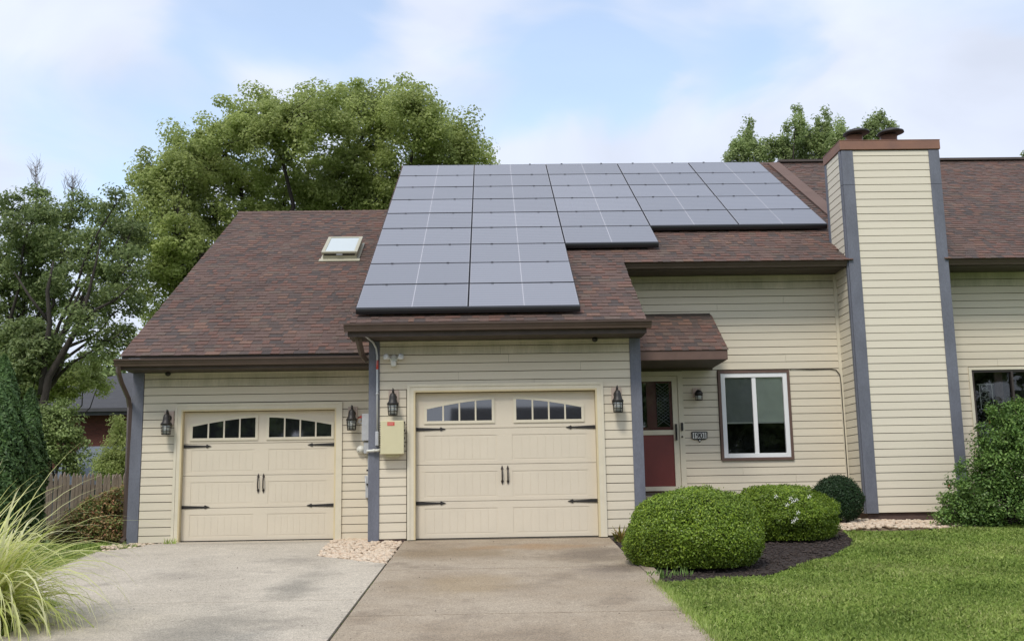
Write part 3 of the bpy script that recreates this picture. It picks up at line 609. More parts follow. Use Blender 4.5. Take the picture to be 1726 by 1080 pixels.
# ---- neighbour window
nw = new('window', None, house, Matrix.Translation((10.6, B, 1.2))); nw['label'] = 'dark wide window at the right edge, half behind the big shrub'
m = MB(); m.box(9.55, 9.60, B-.04, B, 1.15, 2.70); m.box(9.60, 11.6, B-.04, B, 2.65, 2.70); m.box(11.6, 11.65, B-.04, B, 1.15, 2.70); m.box(9.6, 11.6, B-.04, B, 1.15, 1.2); m.build('window_trim', M['trim'], nw)
m = MB(); m.box(9.6, 9.64, B-.02, B+.05, 1.2, 2.65); m.box(9.64, 11.6, B-.02, B+.05, 2.61, 2.65); m.box(9.64, 11.6, B-.02, B+.05, 1.2, 1.24); m.box(10.30, 10.335, B-.03, B+.05, 1.24, 2.61); m.box(11.56, 11.6, B-.02, B+.05, 1.24, 2.61); m.build('window_frame', M['bronze'], nw)
for p, r in ((9.64, 10.30), (10.335, 11.56)): new('pane', MB().box(p, r, B+.02, B+.025, 1.24, 2.61).mesh('pane', M['glass']), nw)
for d in ((9.4, 11.8, B+.6, B+.62, 1.0, 2.9), (9.38, 9.4, B+.16, B+.6, 1, 2.9), (11.8, 11.82, B+.16, B+.6, 1, 2.9), (9.4, 11.8, B+.16, B+.6, 2.88, 2.9)): box('interior', d, M['interior'], nw)
box('curtain', (10.06, 10.20, B+.10, B+.12, 1.24, 2.61), M['found'], nw)
sc = MB(); sx, sz = 9.86, 2.18
for a in (-.11, .11): sc.box(sx+a-.006, sx+a+.006, B+.035, B+.042, sz-.22, sz+.22)
for a in (-.22, .22): sc.box(sx-.15, sx+.15, B+.035, B+.042, sz+a-.006, sz+a+.006)
for i in range(9):
    t = i/8; r = .03+.012*(i % 3); cz = sz-.17+t*.34; cxx = sx+.05*math.sin(i*2.3)
    sc.tube([(cxx+r*math.cos(u), B+.038, cz+r*math.sin(u)) for u in np.linspace(0, 6.28, 9)], .005, 4)
tag(sc.build('sun_catcher', M['offwhite']), 'pale lattice ornament hanging inside the dark window at the right edge', 'ornament')

# ---- chimney
chim = new('chimney', None, house, Matrix.Translation((8.18, C_, .2)))
X0, X1, YB = 7.33, 9.032, 2.62
MB().box(X0+.02, X1-.02, C_+.02, YB-.01, .22, 6.45).build('chimney_core', M['siding_core'], chim)
courses(chim, C_, X0+.19, X1-.175, .22, 6.45, .218, M['siding2'])
courses(chim, X0, C_+.04, YB-.07, .22, 6.45, .218, M['siding2'], axis='l')
courses(chim, X1, C_+.04, YB, 4.4, 6.45, .218, M['siding2'], axis='r')
for zz0, zz1 in ((.215, 5.83), (5.834, 6.45)):
    bevel(MB().box(X0-.012, X0+.19, C_-.036, C_+.0, zz0, zz1).box(X0-.034, X0-.002, C_+.0005, C_+.07, zz0, zz1).build('corner_board', M['slate'], chim), .004)
    bevel(MB().box(X1-.175, X1+.012, C_-.036, C_+.0, zz0, zz1).box(X1+.002, X1+.03, C_+.0005, C_+.12, zz0, zz1).build('corner_board', M['slate'], chim), .004)
box('corner_board', (X0-.032, X0-.002, YB-.09, YB+.0, 4.85, 6.45), M['slate'], chim)
box('corner_board', (X1+.002, X1+.03, YB-.09, YB+.0, 4.85, 6.45), M['slate'], chim)
m = MB(); m.box(X0-.035, X1+.035, C_-.05, YB+.04, 6.466, 6.625); m.box(X0-.04, X1+.04, C_-.055, YB+.045, 6.6255, 6.64); bevel(m.build('chimney_cap', M['copper'], chim), .006)
for cx_ in (7.72, 8.34):
    fl = MB().lathe((cx_, 2.16, 6.65), [(.23, 0), (.23, .04), (.15, .045), (.15, .20)], 24).build('flue_pipe', M['copper'], chim)
    MB().lathe((0, 0, 0), [(.005, .075), (.12, .06), (.225, .01), (.232, -.02), (.12, -.03), (.003, -.03)], 28).build('rain_cap', M['black'], chim, Matrix.Translation((cx_+.02, 2.10, 6.90)) @ Matrix.Rotation(R_(-3), 4, 'Y') @ Matrix.Rotation(R_(2), 4, 'X'))
box('flashing', (X1+.0, X1+.012, 1.9, YB, 4.6, 4.8), M['tan_metal'], chim)

# ---- roofs
def zmain(y): return 3.118+TS*(y+.63)
def zleft(y): return 2.85+TS*(y-.60)
RIDGE = 8.21; RL = 7.97
def deck(name, segs, zf, th=.05, lab=None):
    m = MB()
    for x0, x1, y0, y1, back in segs:
        m.prism([(y0, zf(y0)-.008), (y1, zf(y1)-.008), (back, zf(y1)-.008-(back-y1)*TS), (back, zf(y1)-th-(back-y1)*TS), (y1, zf(y1)-th-.02), (y0, zf(y0)-th)], x0, x1, 'x')
    o = m.build(name, M['fascia'], house)
    if lab: o['label'] = lab
    return o
main = deck('main_roof', [(-.89, 3.42, -.62, RIDGE, 16.0), (3.4205, 17.8, 1.79, RIDGE, 16.0)], zmain)
left = deck('garage_roof', [(-4.62, -.6, .61, RL, 15.2)], zleft)
can = MB(); ca = math.atan2(3.735-2.915, B-1.23); 
can.prism([(1.23, 2.905), (B-.02, 3.725), (B-.02, 3.60), (1.29, 2.80)], 3.426, 5.025, 'x'); canopy = can.build('entry_canopy', M['fascia'], house)
TABS = []
def shingle_field(roof, org, ang, x0, x1, s1, e=.143, skip=None, seed=1):
    rg = random.Random(seed); k = 0
    ca_, sa_ = math.cos(ang), math.sin(ang)
    nk = int(s1/e+.5); runs = {}
    while k < nk:
        s = k*e; x = x0-rg.uniform(0, .25); thick = rg.random() < .5
        band = rg.random()
        while x < x1:
            w = rg.choice((.08, .11, .14, .17, .20, .23)); a, b = max(x, x0), min(x+w, x1); x += w; thick = not thick
            if b-a < .02: continue
            y = org[1]+ca_*(s+e/2); 
            if skip and skip((a+b)/2, y): continue
            r = rg.random()
            if band < .0: mi = 2 if r < .4 else (5 if r < .7 else 1)
            elif thick: mi = 0 if r < .30 else (3 if r < .42 else (4 if r < .75 else (6 if r < .85 else 1)))
            else: mi = 1 if r < .30 else (2 if r < .45 else (5 if r < .75 else (4 if r < .95 else 6)))
            h = .013 if thick else .007
            TABS.append((roof, a, b, s, e, h+rg.uniform(-.001, .002), mi, org, ca_, sa_))
        k += 1
shingle_field(main, (0, -.64, zmain(-.64)), .5325, -.905, 3.437, (1.74+.64)/CS-.0, seed=2)
kk = round((1.74+.64)/CS/.143)*.143
shingle_field(main, (0, -.64+kk*CS, zmain(-.64+kk*CS)), .5325, -.905, 17.85, (RIDGE+.64)/CS-kk, seed=3, skip=lambda x, y: 7.35 < x < 9.02 and y < YB)
shingle_field(left, (0, .585, zleft(.585)), .5325, -4.65, -.61, (RL-.585)/CS, seed=4)
shingle_field(canopy, (0, 1.215, 2.90), ca, 3.43, 5.045, (B-.02-1.215)/math.cos(ca), seed=5)
def tabgeo(w, e, h): # local: x along, y up slope, z normal
    return [(0, -.004, 0), (w, -.004, 0), (w, e+.01, 0), (0, e+.01, 0), (.001, -.004, h), (w-.001, -.004, h), (w, e+.01, .002), (0, e+.01, .002)], [(4, 5, 6, 7), (0, 1, 5, 4), (1, 2, 6, 5), (3, 0, 4, 7)]
def tabmat(t):
    roof, a, b, s, e, h, mi, org, c, s_ = t
    return Matrix(((1, 0, 0, a), (0, c, -s_, org[1]+c*s), (0, s_, c, org[2]+s_*s), (0, 0, 0, 1)))
sc_ = []
for i, t in enumerate(TABS):
    Mx = tabmat(t); p = Mx @ Vector(((t[2]-t[1])/2, t[4]/2, 0)); pr = project(p)
    vis = 0 < pr[0] < PW and 0 < pr[1] < PH and pr[2] > 0
    if t[0] is main and (-.86 < p.x < 2.50 and p.y > -.45 or p.x < 4.2 and p.x > 0 and p.y > 2.2): vis = False
    nrm = Vector((0, -t[9], t[8])); d = Vector(CP)-p; area = (t[2]-t[1])*t[4]*max(0, nrm.dot(d)/d.length)/d.length_squared
    sc_.append(-area if vis else 0)
order = np.argsort(sc_)[:300]; chosen = set(int(i) for i in order)
rest = {}
for i, t in enumerate(TABS):
    Mx = tabmat(t); v, f = tabgeo(t[2]-t[1], t[4], t[5])
    if i in chosen: MB().add(v, f, 0).build('shingle', M['sh%d' % t[6]], t[0], Mx)
    else:
        r = rest.setdefault(t[0].name, (t[0], MB()))[1]; r.add([Mx @ Vector(q) for q in v], f, t[6])
for k, (roof, r) in rest.items(): r.build('shingles', [M['sh%d' % i] for i in range(7)], roof, kind='stuff')
# ridge caps
def ridge(roof, x0, x1, y, z, n, m):
    b = MB(); w = (x1-x0)/n
    for i in range(n):
        a = x0+i*w; h = .012
        b.add([(a-.01, y-.13, z-.13*TS+.012), (a+w, y-.13, z-.13*TS+.006), (a+w, y, z+.014), (a-.01, y, z+.024), (a-.01, y+.13, z-.13*TS+.012), (a+w, y+.13, z-.13*TS+.006)], [(0, 1, 2, 3), (3, 2, 5, 4), (0, 3, 4)], i % 2)
    b.build('ridge_cap', [M['sh1'], M['sh4']], roof, kind='stuff')
ridge(left, -4.66, -.6, RL, zleft(RL)+.005, 24, 0); ridge(main, -.90, 17.8, RIDGE, zmain(RIDGE)+.005, 100, 0)
box('ridge_vent', (8.05, 17.8, RIDGE-.12, RIDGE+.12, zmain(RIDGE)-.0, zmain(RIDGE)+.055), M['fascia'], main)
# raised brown cover strip between the two homes
m = MB(); y0, y1 = 2.62, RIDGE-.12
m.prism([(y0, zmain(y0)+.016), (y1, zmain(y1)+.016), (y1, zmain(y1)+.055), (y0, zmain(y0)+.055)], 7.78, 8.06, 'x'); m.build('party_wall_strip', M['flash'], main)
# rake boards
def rake(x0, x1, y0, y1, zf, drop=.16):
    return MB().prism([(y0, zf(y0)-.055), (y1, zf(y1)-.055), (y1, zf(y1)-drop), (y0, zf(y0)-drop)], x0, x1, 'x')
rake(-4.63, -4.60, .62, RL, zleft).build('rake_board', M['fascia'], house)
rake(-.897, -.875, -.60, RIDGE, zmain).build('rake_board', M['fascia'], house)
rake(3.405, 3.43, -.60, 1.80, zmain).build('rake_board', M['fascia'], house)
def rk2(y0, y1, x0, x1): return MB().prism([(y0, zmain(y0)-.06), (y1, zmain(y1)-.06), (y1, zmain(y1)-.09), (y0, zmain(y0)-.09)], x0, x1, 'x')
# gutters: K profile
GP = [(0, 0), (-.078, 0), (-.086, .03), (-.098, .05), (-.104, .075), (-.122, .085), (-.124, .112), (-.112, .112), (-.110, .096), (-.094, .086), (-.076, .012), (-.008, .012), (-.008, .105), (0, .105)]
def gutter(x0, x1, y, z):
    m = MB(); m.prism([(y+a, z+b) for a, b in GP], x0, x1, 'x')
    e = [(0, 0), (-.078, 0), (-.086, .03), (-.098, .05), (-.104, .075), (-.122, .085), (-.124, .112), (0, .112)]
    m.prism([(y+a, z+b) for a, b in e], x0-.003, x0, 'x'); m.prism([(y+a, z+b) for a, b in e], x1, x1+.003, 'x')
    return m.build('gutter', M['gutter'], house)
gutter(-4.72, -.68, .655, 2.682); gutter(-.985, 3.50, -.580, 2.990); gutter(3.455, 7.285, 1.845, 4.40); gutter(9.04, 17.8, 1.845, 4.40)
def soffit(x0, x1, yf, yw, z, zt, name='soffit'):
    m = MB(); m.box(x0, x1, yf+.0, yf+.025, z-.012, zt); m.box(x0, x1, yf+.0255, yw, z, z+.015); m.build(name, M['fascia'], house)
soffit(-4.66, -.70, .656, A-.004, 2.650, 2.80); soffit(-.94, 3.44, -.579, -.004, 2.932, 3.08); soffit(3.44, 7.30, 1.846, B-.004, 4.402, 4.50); soffit(9.04, 17.8, 1.846, B-.004, 4.402, 4.50)
# canopy underside
m = MB(); m.box(3.426, 5.03, 1.225, 1.255, 2.745, 2.90); m.prism([(1.2555, 2.745), (B-.04, 2.745), (B-.04, 3.70), (1.2555, 2.885)], 5.0, 5.03, 'x'); bevel(m.build('canopy_fascia', M['brown'], canopy), .004)
MB().box(3.426, 4.999, 1.256, B-.03, 2.748, 2.765).build('canopy_soffit', M['fascia'], canopy)
# downspouts
def spout(pts, w=.04): return MB().tube(pts, w, 4, smooth=False).build('downspout', M['gutter'], house)
spout([(-4.665, .60, 2.70), (-4.67, .62, 2.60), (-4.68, .80, 2.46), (-4.675, 1.14, 2.24), (-4.665, 1.20, 2.1), (-4.665, 1.22, 1.0), (-4.665, 1.22, .05), (-4.69, 1.1, -.02)], .042)
spout([(-.80, -.50, 2.99), (-.80, -.46, 2.90), (-.78, -.20, 2.72), (-.755, .10, 2.66), (-.75, .30, 2.70), (-.75, .50, 2.76)], .048)

# ---- skylight
skl = thing('skylight', 'small raised skylight with a pale tan frame on the left roof slope', 'skylight', (-1.83, 5.3, zleft(5.3)))
Ms = Matrix(((1, 0, 0, -1.84), (0, CS, -SS, 4.74), (0, SS, CS, zleft(4.74)+.01), (0, 0, 0, 1)))
w, h, t = .335, 1.02, .13
m = MB(); m.box(-w, -w+.05, 0, h, 0, t); m.box(w-.05, w, 0, h, 0, t); m.box(-w+.05, w-.05, 0, .05, 0, t-.04); m.box(-w+.05, w-.05, h-.05, h, 0, t); m.build('curb', M['tan_metal'], skl, Ms)
m = MB(); m.box(-w-.02, -w+.045, -.02, h+.02, t+.002, t+.04); m.box(w-.045, w+.02, -.02, h+.02, t+.002, t+.04); m.box(-w+.045, w-.045, -.02, .04, t+.002, t+.04); m.box(-w+.045, w-.045, h-.04, h+.02, t+.002, t+.04); m.build('sash', M['tan_metal'], skl, Ms)
MB().box(-w+.045, w-.045, .04, h-.04, t+.015, t+.03).build('pane', M['skylite'], skl, Ms)
MB().box(-w+.03, w-.03, -.012, -.001, t-.038, t-.0).build('shadow_gap', M['black'], skl, Ms)
MB().box(-.06, .06, -.03, -.013, t-.03, t+.0).build('latch', M['grey'], skl, Ms)
MB().box(-w-.07, w+.07, -.14, -.001, .006, .022).box(-w-.05, -w-.001, -.0005, h+.05, .006, .02).box(w+.001, w+.05, -.0005, h+.05, .006, .02).build('flashing', M['tan_metal'], skl, Ms)

# ---- solar panels
SPW, SPH = 1.6609, 1.0612; P0 = np.array([-.8345, -.5016, 3.3619])
def panel_matrix(i, j):
    p = P0+np.array([i*SPW, CS*SPH*j, SS*SPH*j]); return Matrix(((1, 0, 0, p[0]), (0, CS, -SS, p[1]), (0, SS, CS, p[2]), (0, 0, 0, 1)))
gx = .012; w, h = SPW-gx, SPH-.022
mf = MB(); mf.box(0, w, 0, .011, -.04, .002); mf.box(0, w, h-.011, h, -.04, .002); mf.box(0, .009, .011, h-.011, -.04, .002); mf.box(w-.009, w, .011, h-.011, -.04, .002); frame_me = mf.mesh('panel_frame', M['pframe'])
glass_me = MB().box(.009, w-.009, .011, h-.011, -.03, 0).mesh('panel_glass', M['solar'])
dv = MB(); dv.box(w/2-.006, w/2+.006, .012, h-.012, .0002, .0012); div_me = dv.mesh('centre_line', M['silver'])
mg_me = [MB().box(a, a+.005, .012, h-.012, .0002, .0012).mesh('edge_line', M['silver']) for a in (.010, w-.016)]
cl = MB(); 
for f_ in (.22, .78): cl.box(w*f_-.02, w*f_+.02, h-.012, h+.018, -.01, .012)
clamp_me = cl.mesh('clamp', M['pframe'])
ordn = ['top', 'second', 'third', 'fourth', 'fifth', 'sixth', 'seventh', 'eighth', 'bottom']
coln = ['leftmost', 'second', 'middle', 'fourth', 'rightmost']
first = {0: 0, 1: 0, 2: 3, 3: 4, 4: 4}
for i in range(5):
    for j in range(first[i], 9):
        Mx = panel_matrix(i, j); rn = 9-j
        colname = {0: 'leftmost column', 1: 'second column from the left', 2: 'third column from the left', 3: 'second column from the right', 4: 'rightmost column'}[i]
        rname = 'top one' if j == 8 else ('lowest one' if j == first[i] else '%s from the top' % ordn[rn-1])
        p = new('solar_panel', None, None, Mx); tag(p, 'grey blue solar panel, %s of the %s' % (rname, colname), 'solar panel', 'solar panels laid over the main roof')
        jm = Mx @ Matrix.Rotation(random.uniform(-.0025, .0025), 4, 'X') @ Matrix.Rotation(random.uniform(-.0015, .0015), 4, 'Y')
        new('panel_frame', frame_me, p, jm); new('panel_glass', glass_me, p, jm); new('centre_line', div_me, p, jm); [new('edge_line', q_, p, jm) for q_ in mg_me]; new('clamp', clamp_me, p, jm)
for (i0, i1, j, lab) in ((0, 2, 0, 'long black edge skirt under the lowest two solar panels above the garage gutter'), (2, 3, 3, 'black edge skirt under the third column of solar panels'), (3, 5, 4, 'black edge skirt under the two right columns of solar panels')):
    Mx = panel_matrix(i0, j); L_ = (i1-i0)*SPW-gx
    pr = [(-.004, .0), (-.028, -.008), (-.036, -.04), (-.030, -.085), (-.012, -.10), (-.004, -.10)]
    o = MB().prism(pr, 0, L_, 'x').build('panel_skirt', M['pframe'], None, Mx); tag(o, lab, 'skirt', 'edge skirts of the solar array')
rl = MB()
for i in range(5):
    for f_ in (.2, .8):
        x = P0[0]+(i+f_)*SPW; j0 = first[i]
        a = P0+np.array([0, CS, SS])*SPH*(j0+.02)+np.array([0, SS, -CS])*.075; b = P0+np.array([0, CS, SS])*SPH*8.95+np.array([0, SS, -CS])*.075
        rl.tube([(x, a[1], a[2]), (x, b[1], b[2])], .022, 4, smooth=False)
        for q in np.linspace(0.03, .97, 8):
            c = a+(b-a)*q; rl.tube([(x, c[1], c[2]), (x, c[1]+SS*.075, c[2]-CS*.075)], .015, 4, smooth=False)
tag(rl.build('mounting_rails', M['grey']), 'grey metal rails and feet carrying the solar panels above the shingles', 'rails')

# ------------------------------------------------------------------ wall lamps
def lantern(x, yw, zc, lab):
    """zc: height of the cage's lower edge"""
    t = thing('wall_lantern', lab, 'lamp', (x, yw-.02, zc), 'black cage lanterns beside the garage doors')
    T = lambda b, n, m: b.build(n, m, t, Matrix.Translation((x, yw-.02, zc)))
    T(MB().box(-.075, .075, -.03, 0, .16, .38), 'mounting_block', M['blockpad'])
    T(MB().lathe((0, 0, 0), [(.04, 0), (.05, .012), (.02, .03)], 14), 'wall_plate', M['black']).matrix_basis = Matrix.Translation((0, -.03, .27)) @ Matrix.Rotation(R_(90), 4, 'X')
    y = -.155
    T(MB().tube([(0, -.035, .26), (0, -.07, .33), (0, -.11, .385), (0, y, .375), (0, y, .33)], [.016, .016, .014, .013, .012], 8).box(-.008, .008, -.05, -.035, .15, .35), 'arm', M['black'])
    T(MB().lathe((0, y, 0), [(.086, .155), (.088, .17), (.064, .20), (.055, .24), (.050, .285), (.036, .315), (.012, .33), (.008, .36), (.004, .40)], 18), 'cap', M['black'])
    cg = MB(); rb, rt = .066, .080
    for k in range(8):
        a = 2*math.pi*k/8+.39; cg.tube([(rb*math.cos(a), y+rb*math.sin(a), 0), (rt*math.cos(a), y+rt*math.sin(a), .157)], .0052, 5)
    for z_, r in ((0, rb), (.055, .071), (.11, .076), (.155, .08)):
        cg.tube([(r*math.cos(a), y+r*math.sin(a), z_) for a in np.linspace(0, 2*math.pi, 17)], .0055, 5)
    cg.lathe((0, y, -.006), [(.068, 0), (.068, .008)], 16)
    T(cg, 'cage', M['black'])
    T(MB().lathe((0, y, 0), [(.05, .012), (.062, .15)], 16), 'lamp_glass', M['frost'])
lantern(-4.03, A, 1.645, 'black cage lantern left of the left garage door by the slate corner post')
lantern(-1.09, A, 1.675, 'black cage lantern between the left garage door and middle post, beside a red tag')
lantern(-.318, 0, 1.805, 'black cage lantern above the cream electrical box')
lantern(3.03, 0, 1.80, 'black cage lantern right of the wider garage door')
# entry lamp
t = thing('entry_lamp', 'small round black porch lamp beside the red front door', 'lamp', (4.74, B-.02, 2.25))
x, z = 4.735, 2.27
box('mounting_block', (x-.075, x+.075, B-.05, B-.02, z-.03, z+.13), M['blockpad'], t)
MB().tube([(x, B-.05, z+.02), (x, B-.10, z+.09), (x+.005, B-.15, z+.07)], .014, 8).lathe((x+.005, B-.16, z), [(.07, -.01), (.072, .03), (.05, .07), (.01, .09)], 16).build('hood', M['black'], t)
MB().lathe((x+.005, B-.16, z), [(.02, -.085), (.045, -.07), (.055, -.04), (.05, -.012)], 14).build('lamp_glass', M['frost'], t)
cg = MB()
for k in range(6):
    a = 2*math.pi*k/6; cg.tube([(x+.005+.068*math.cos(a), B-.16+.068*math.sin(a), z-.01), (x+.005+.060*math.cos(a), B-.16+.060*math.sin(a), z-.09)], .005, 5)
cg.tube([(x+.005+.060*math.cos(a), B-.16+.060*math.sin(a), z-.09) for a in np.linspace(0, 6.283, 15)], .006, 5); cg.build('cage', M['black'], t)
# floodlight with motion sensor
t = thing('floodlight', 'white twin head floodlight with motion sensor above the garage lantern', 'floodlight', (-.315, -.03, 2.65))
x, z = -.315, 2.655
MB().lathe((0, 0, 0), [(.062, 0), (.062, .03), (.05, .045)], 18).build('base', M['offwhite'], t, Matrix.Translation((x, -.022, z)) @ Matrix.Rotation(R_(90), 4, 'X'))
bevel(MB().box(x-.04, x+.04, -.13, -.05, z-.12, z-.035).build('motion_sensor', M['offwhite'], t), .015)
for s in (-1, 1):
    o = MB().lathe((0, 0, 0), [(.02, -.02), (.03, .0), (.045, .05), (.048, .06), (.02, .062)], 16).build('lamp_head', M['white'], t, Matrix.Translation((x+s*.085, -.09, z+.01)) @ Matrix.Rotation(R_(62*s), 4, 'Y') @ Matrix.Rotation(R_(50), 4, 'X'))
    MB().tube([(x+s*.03, -.06, z), (x+s*.08, -.08, z+.01)], .012, 8).build('knuckle', M['offwhite'], t)
# soffit cameras
for x, y, z, lab in ((-4.05, A-.12, 2.648, 'small round dark camera under the left garage soffit'), (2.72, -.12, 2.93, 'small round dark camera under the soffit above the wider garage door')):
    o = MB().lathe((x, y, z-.065), [(.012, -.0), (.036, .012), (.045, .035), (.04, .06), (.02, .064)], 16).build('dome_camera', M['black']); tag(o, lab, 'camera', 'dome cameras under the soffits')
# electrical box
t = thing('electrical_box', 'cream electrical cabinet with a small red label beside the wider garage door', 'electrical box', (-.32, -.03, 1.22))
x0, x1, z0, z1 = -.497, -.150, 1.235, 1.722
bevel(MB().box(x0+.012, x1-.01, -.16, -.022, z0-.0, z1-.004).build('cabinet', M['box'], t), .006)
bevel(MB().box(x0, x1, -.20, -.161, z0-.01, z1).build('cabinet_door', M['box'], t), .012, 3)
m = MB(); m.box(-.395, -.29, -.2035, -.2005, 1.645, 1.700); m.build('red_label', M['red'], t)
m = MB()
for k, (a, b) in enumerate(((.01, .095), (.012, .08), (.01, .09))): m.box(-.395+a, -.395+b, -.2042, -.2037, 1.686-k*.014, 1.690-k*.014)
m.build('label_print', M['paleink'], t)
m = MB()
for k in range(14): m.tube([(x0+.004, -.15, z0+.03+k*.033), (x0-.018, -.15, z0+.03+k*.033)], .006, 6)
m.build('side_fins', M['bronze'], t)
for k in range(4): MB().tube([(x1+.006, -.17, 1.33+k*.115), (x1+.006, -.17, 1.36+k*.115)], .009, 8).build('hinge', M['bronze'], t)
box('gland_plate', (-.42, -.23, -.13, -.05, z0-.045, z0-.0105), M['box'], t)
# conduit
t = thing('conduit', 'grey metal conduit running down the middle slate post with red marking tape', 'conduit', (-.57, -.06, 2.9))
MB().tube([(-.70, -.50, 2.95), (-.67, -.36, 2.93), (-.62, -.16, 2.90), (-.58, -.075, 2.82), (-.565, -.062, 2.70), (-.562, -.06, 2.2), (-.560, -.06, 1.55)], .016, 10).build('pipe', M['galv'], t)
MB().lathe((-.564, -.06, 2.50), [(.0175, 0), (.0175, .14)], 12).build('red_tape', M['red'], t)
MB().lathe((-.562, -.06, 2.12), [(.021, 0), (.021, .025)], 12).build('coupling', M['galv'], t)
bevel(MB().box(-.585, -.535, -.10, -.037, 1.36, 1.57).build('fitting', M['grey'], t), .01)
MB().tube([(-.50, -.08, 1.295), (-.58, -.085, 1.29), (-.70, -.07, 1.285), (-.74, .3, 1.285)], .020, 10).lathe((-.60, -.085, 1.27), [(.026, 0), (.026, .04)], 10).build('cross_pipe', M['offwhite'], t)
# meter cabinet and drop cables on the recessed wall
t = thing('utility_box', 'narrow grey utility box with pipe on the recessed wall left of the middle slate post', 'utility box', (-.83, A-.1, 1.4))
bevel(MB().box(-.93, -.76, A-.16, A-.022, 1.50, 1.93).build('cabinet', M['grey'], t), .008)
bevel(MB().box(-.90, -.77, A-.13, A-.022, 1.30, 1.48).build('lower_box', M['grey'], t), .008)
MB().tube([(-.82, A-.06, 1.30), (-.82, A-.06, .70)], .022, 8).tube([(-.88, A-.05, .95), (-.87, A-.09, .85), (-.84, A-.09, .78)], .012, 6).build('pipe', M['galv'], t)
bevel(MB().box(-.87, -.77, A-.11, A-.023, .60, .95).build('splice_box', M['grey'], t), .008)
MB().tube([(-.91, A-.04, 1.90), (-1.0, A-.06, 1.80), (-.93, A-.10, 1.78)], .010, 6).build('cable', M['grey'], t)
for z_ in (1.02, .80): MB().lathe((-.835, A-.125, z_), [(.02, 0), (.02, .03)], 8).build('cable_clip', M['black'], t)
MB().tube([(-.80, A-.05, .60), (-.80, A-.05, -.02)], .016, 8).build('drop_pipe', M['galv'], t)
o = MB().lathe((0, 0, 0), [(.062, 0), (.068, .03), (.05, .07), (.02, .09)], 18).build('sensor', M['offwhite'], None, Matrix.Translation((-.955, A-.025, 1.365)) @ Matrix.Rotation(R_(90), 4, 'X')); tag(o, 'round white sensor fixed to the siding beside the middle slate post', 'sensor')
MB().lathe((0, 0, 0), [(.016, 0), (.014, .004)], 10).build('lens', M['black'], o, Matrix.Translation((-.975, A-.100, 1.345)) @ Matrix.Rotation(R_(90), 4, 'X'))
o = MB().tube([(-1.01, A-.05, 1.865), (-.965, A-.055, 1.885)], .006, 6).box(-.97, -.925, A-.07, A-.045, 1.87, 1.905).build('red_tag', M['red']); tag(o, 'small red tag beside the lantern on the recessed wall', 'tag')
# house number
t = thing('number_plaque', 'dark house number plaque reading 1901 on the siding under the porch lamp', 'sign', (4.745, B-.03, 1.56))
x0, x1, z0, z1 = 4.61, 4.88, 1.505, 1.635
P = [(x0, z0+.02), (x0+.04, z0+.0), (x0+.10, z0), (4.745, z0-.05), (x1-.10, z0), (x1-.04, z0), (x1, z0+.02), (x1+.008, z1), (x1-.02, z1+.012), (x0+.02, z1+.012), (x0-.008, z1)]
bevel(MB().prism(P, B-.045, B-.024, 'y').build('plaque', M['black'], t), .004)
for k, ch in enumerate('1901'):
    cx_ = x0+.045+k*.06; MB().box(cx_-.027, cx_+.027, B-.050, B-.0455, z0+.02, z1-.008).build('number_tile', M['plaque_white'], t)
    cu = bpy.data.curves.new('digit', 'FONT'); cu.body = ch; cu.size = .125; cu.extrude = .0015; cu.align_x = 'CENTER'; cu.offset = .0022
    tmp = bpy.data.objects.new('tmp', cu); COL.objects.link(tmp); dg = bpy.context.evaluated_depsgraph_get(); me = bpy.data.meshes.new_from_object(tmp.evaluated_get(dg)); bpy.data.objects.remove(tmp)
    me.materials.clear(); me.materials.append(M['black']); new('digit', me, t, Matrix.Translation((cx_, B-.0525, z0+.028)) @ Matrix.Rotation(R_(90), 4, 'X'))
MB().lathe((0, 0, 0), [(.014, 0), (.01, .006)], 10).build('rosette', M['plaque_white'], t, Matrix.Translation((4.745, B-.046, z0-.015)) @ Matrix.Rotation(R_(90), 4, 'X'))
# black cable on entry wall
pts = [(6.385, B-.03, 2.70), (6.42, B-.035, 2.715), (6.75, B-.03, 2.70), (7.10, B-.03, 2.705), (7.20, B-.035, 2.69), (7.262, B-.045, 2.60), (7.272, B-.045, 2.45), (7.275, B-.045, 1.6), (7.278, B-.045, .80)]
tag(MB().tube(pts, .0075, 6).build('cable', M['bronze']), 'thin dark cable from the window corner down the chimney corner', 'cable')

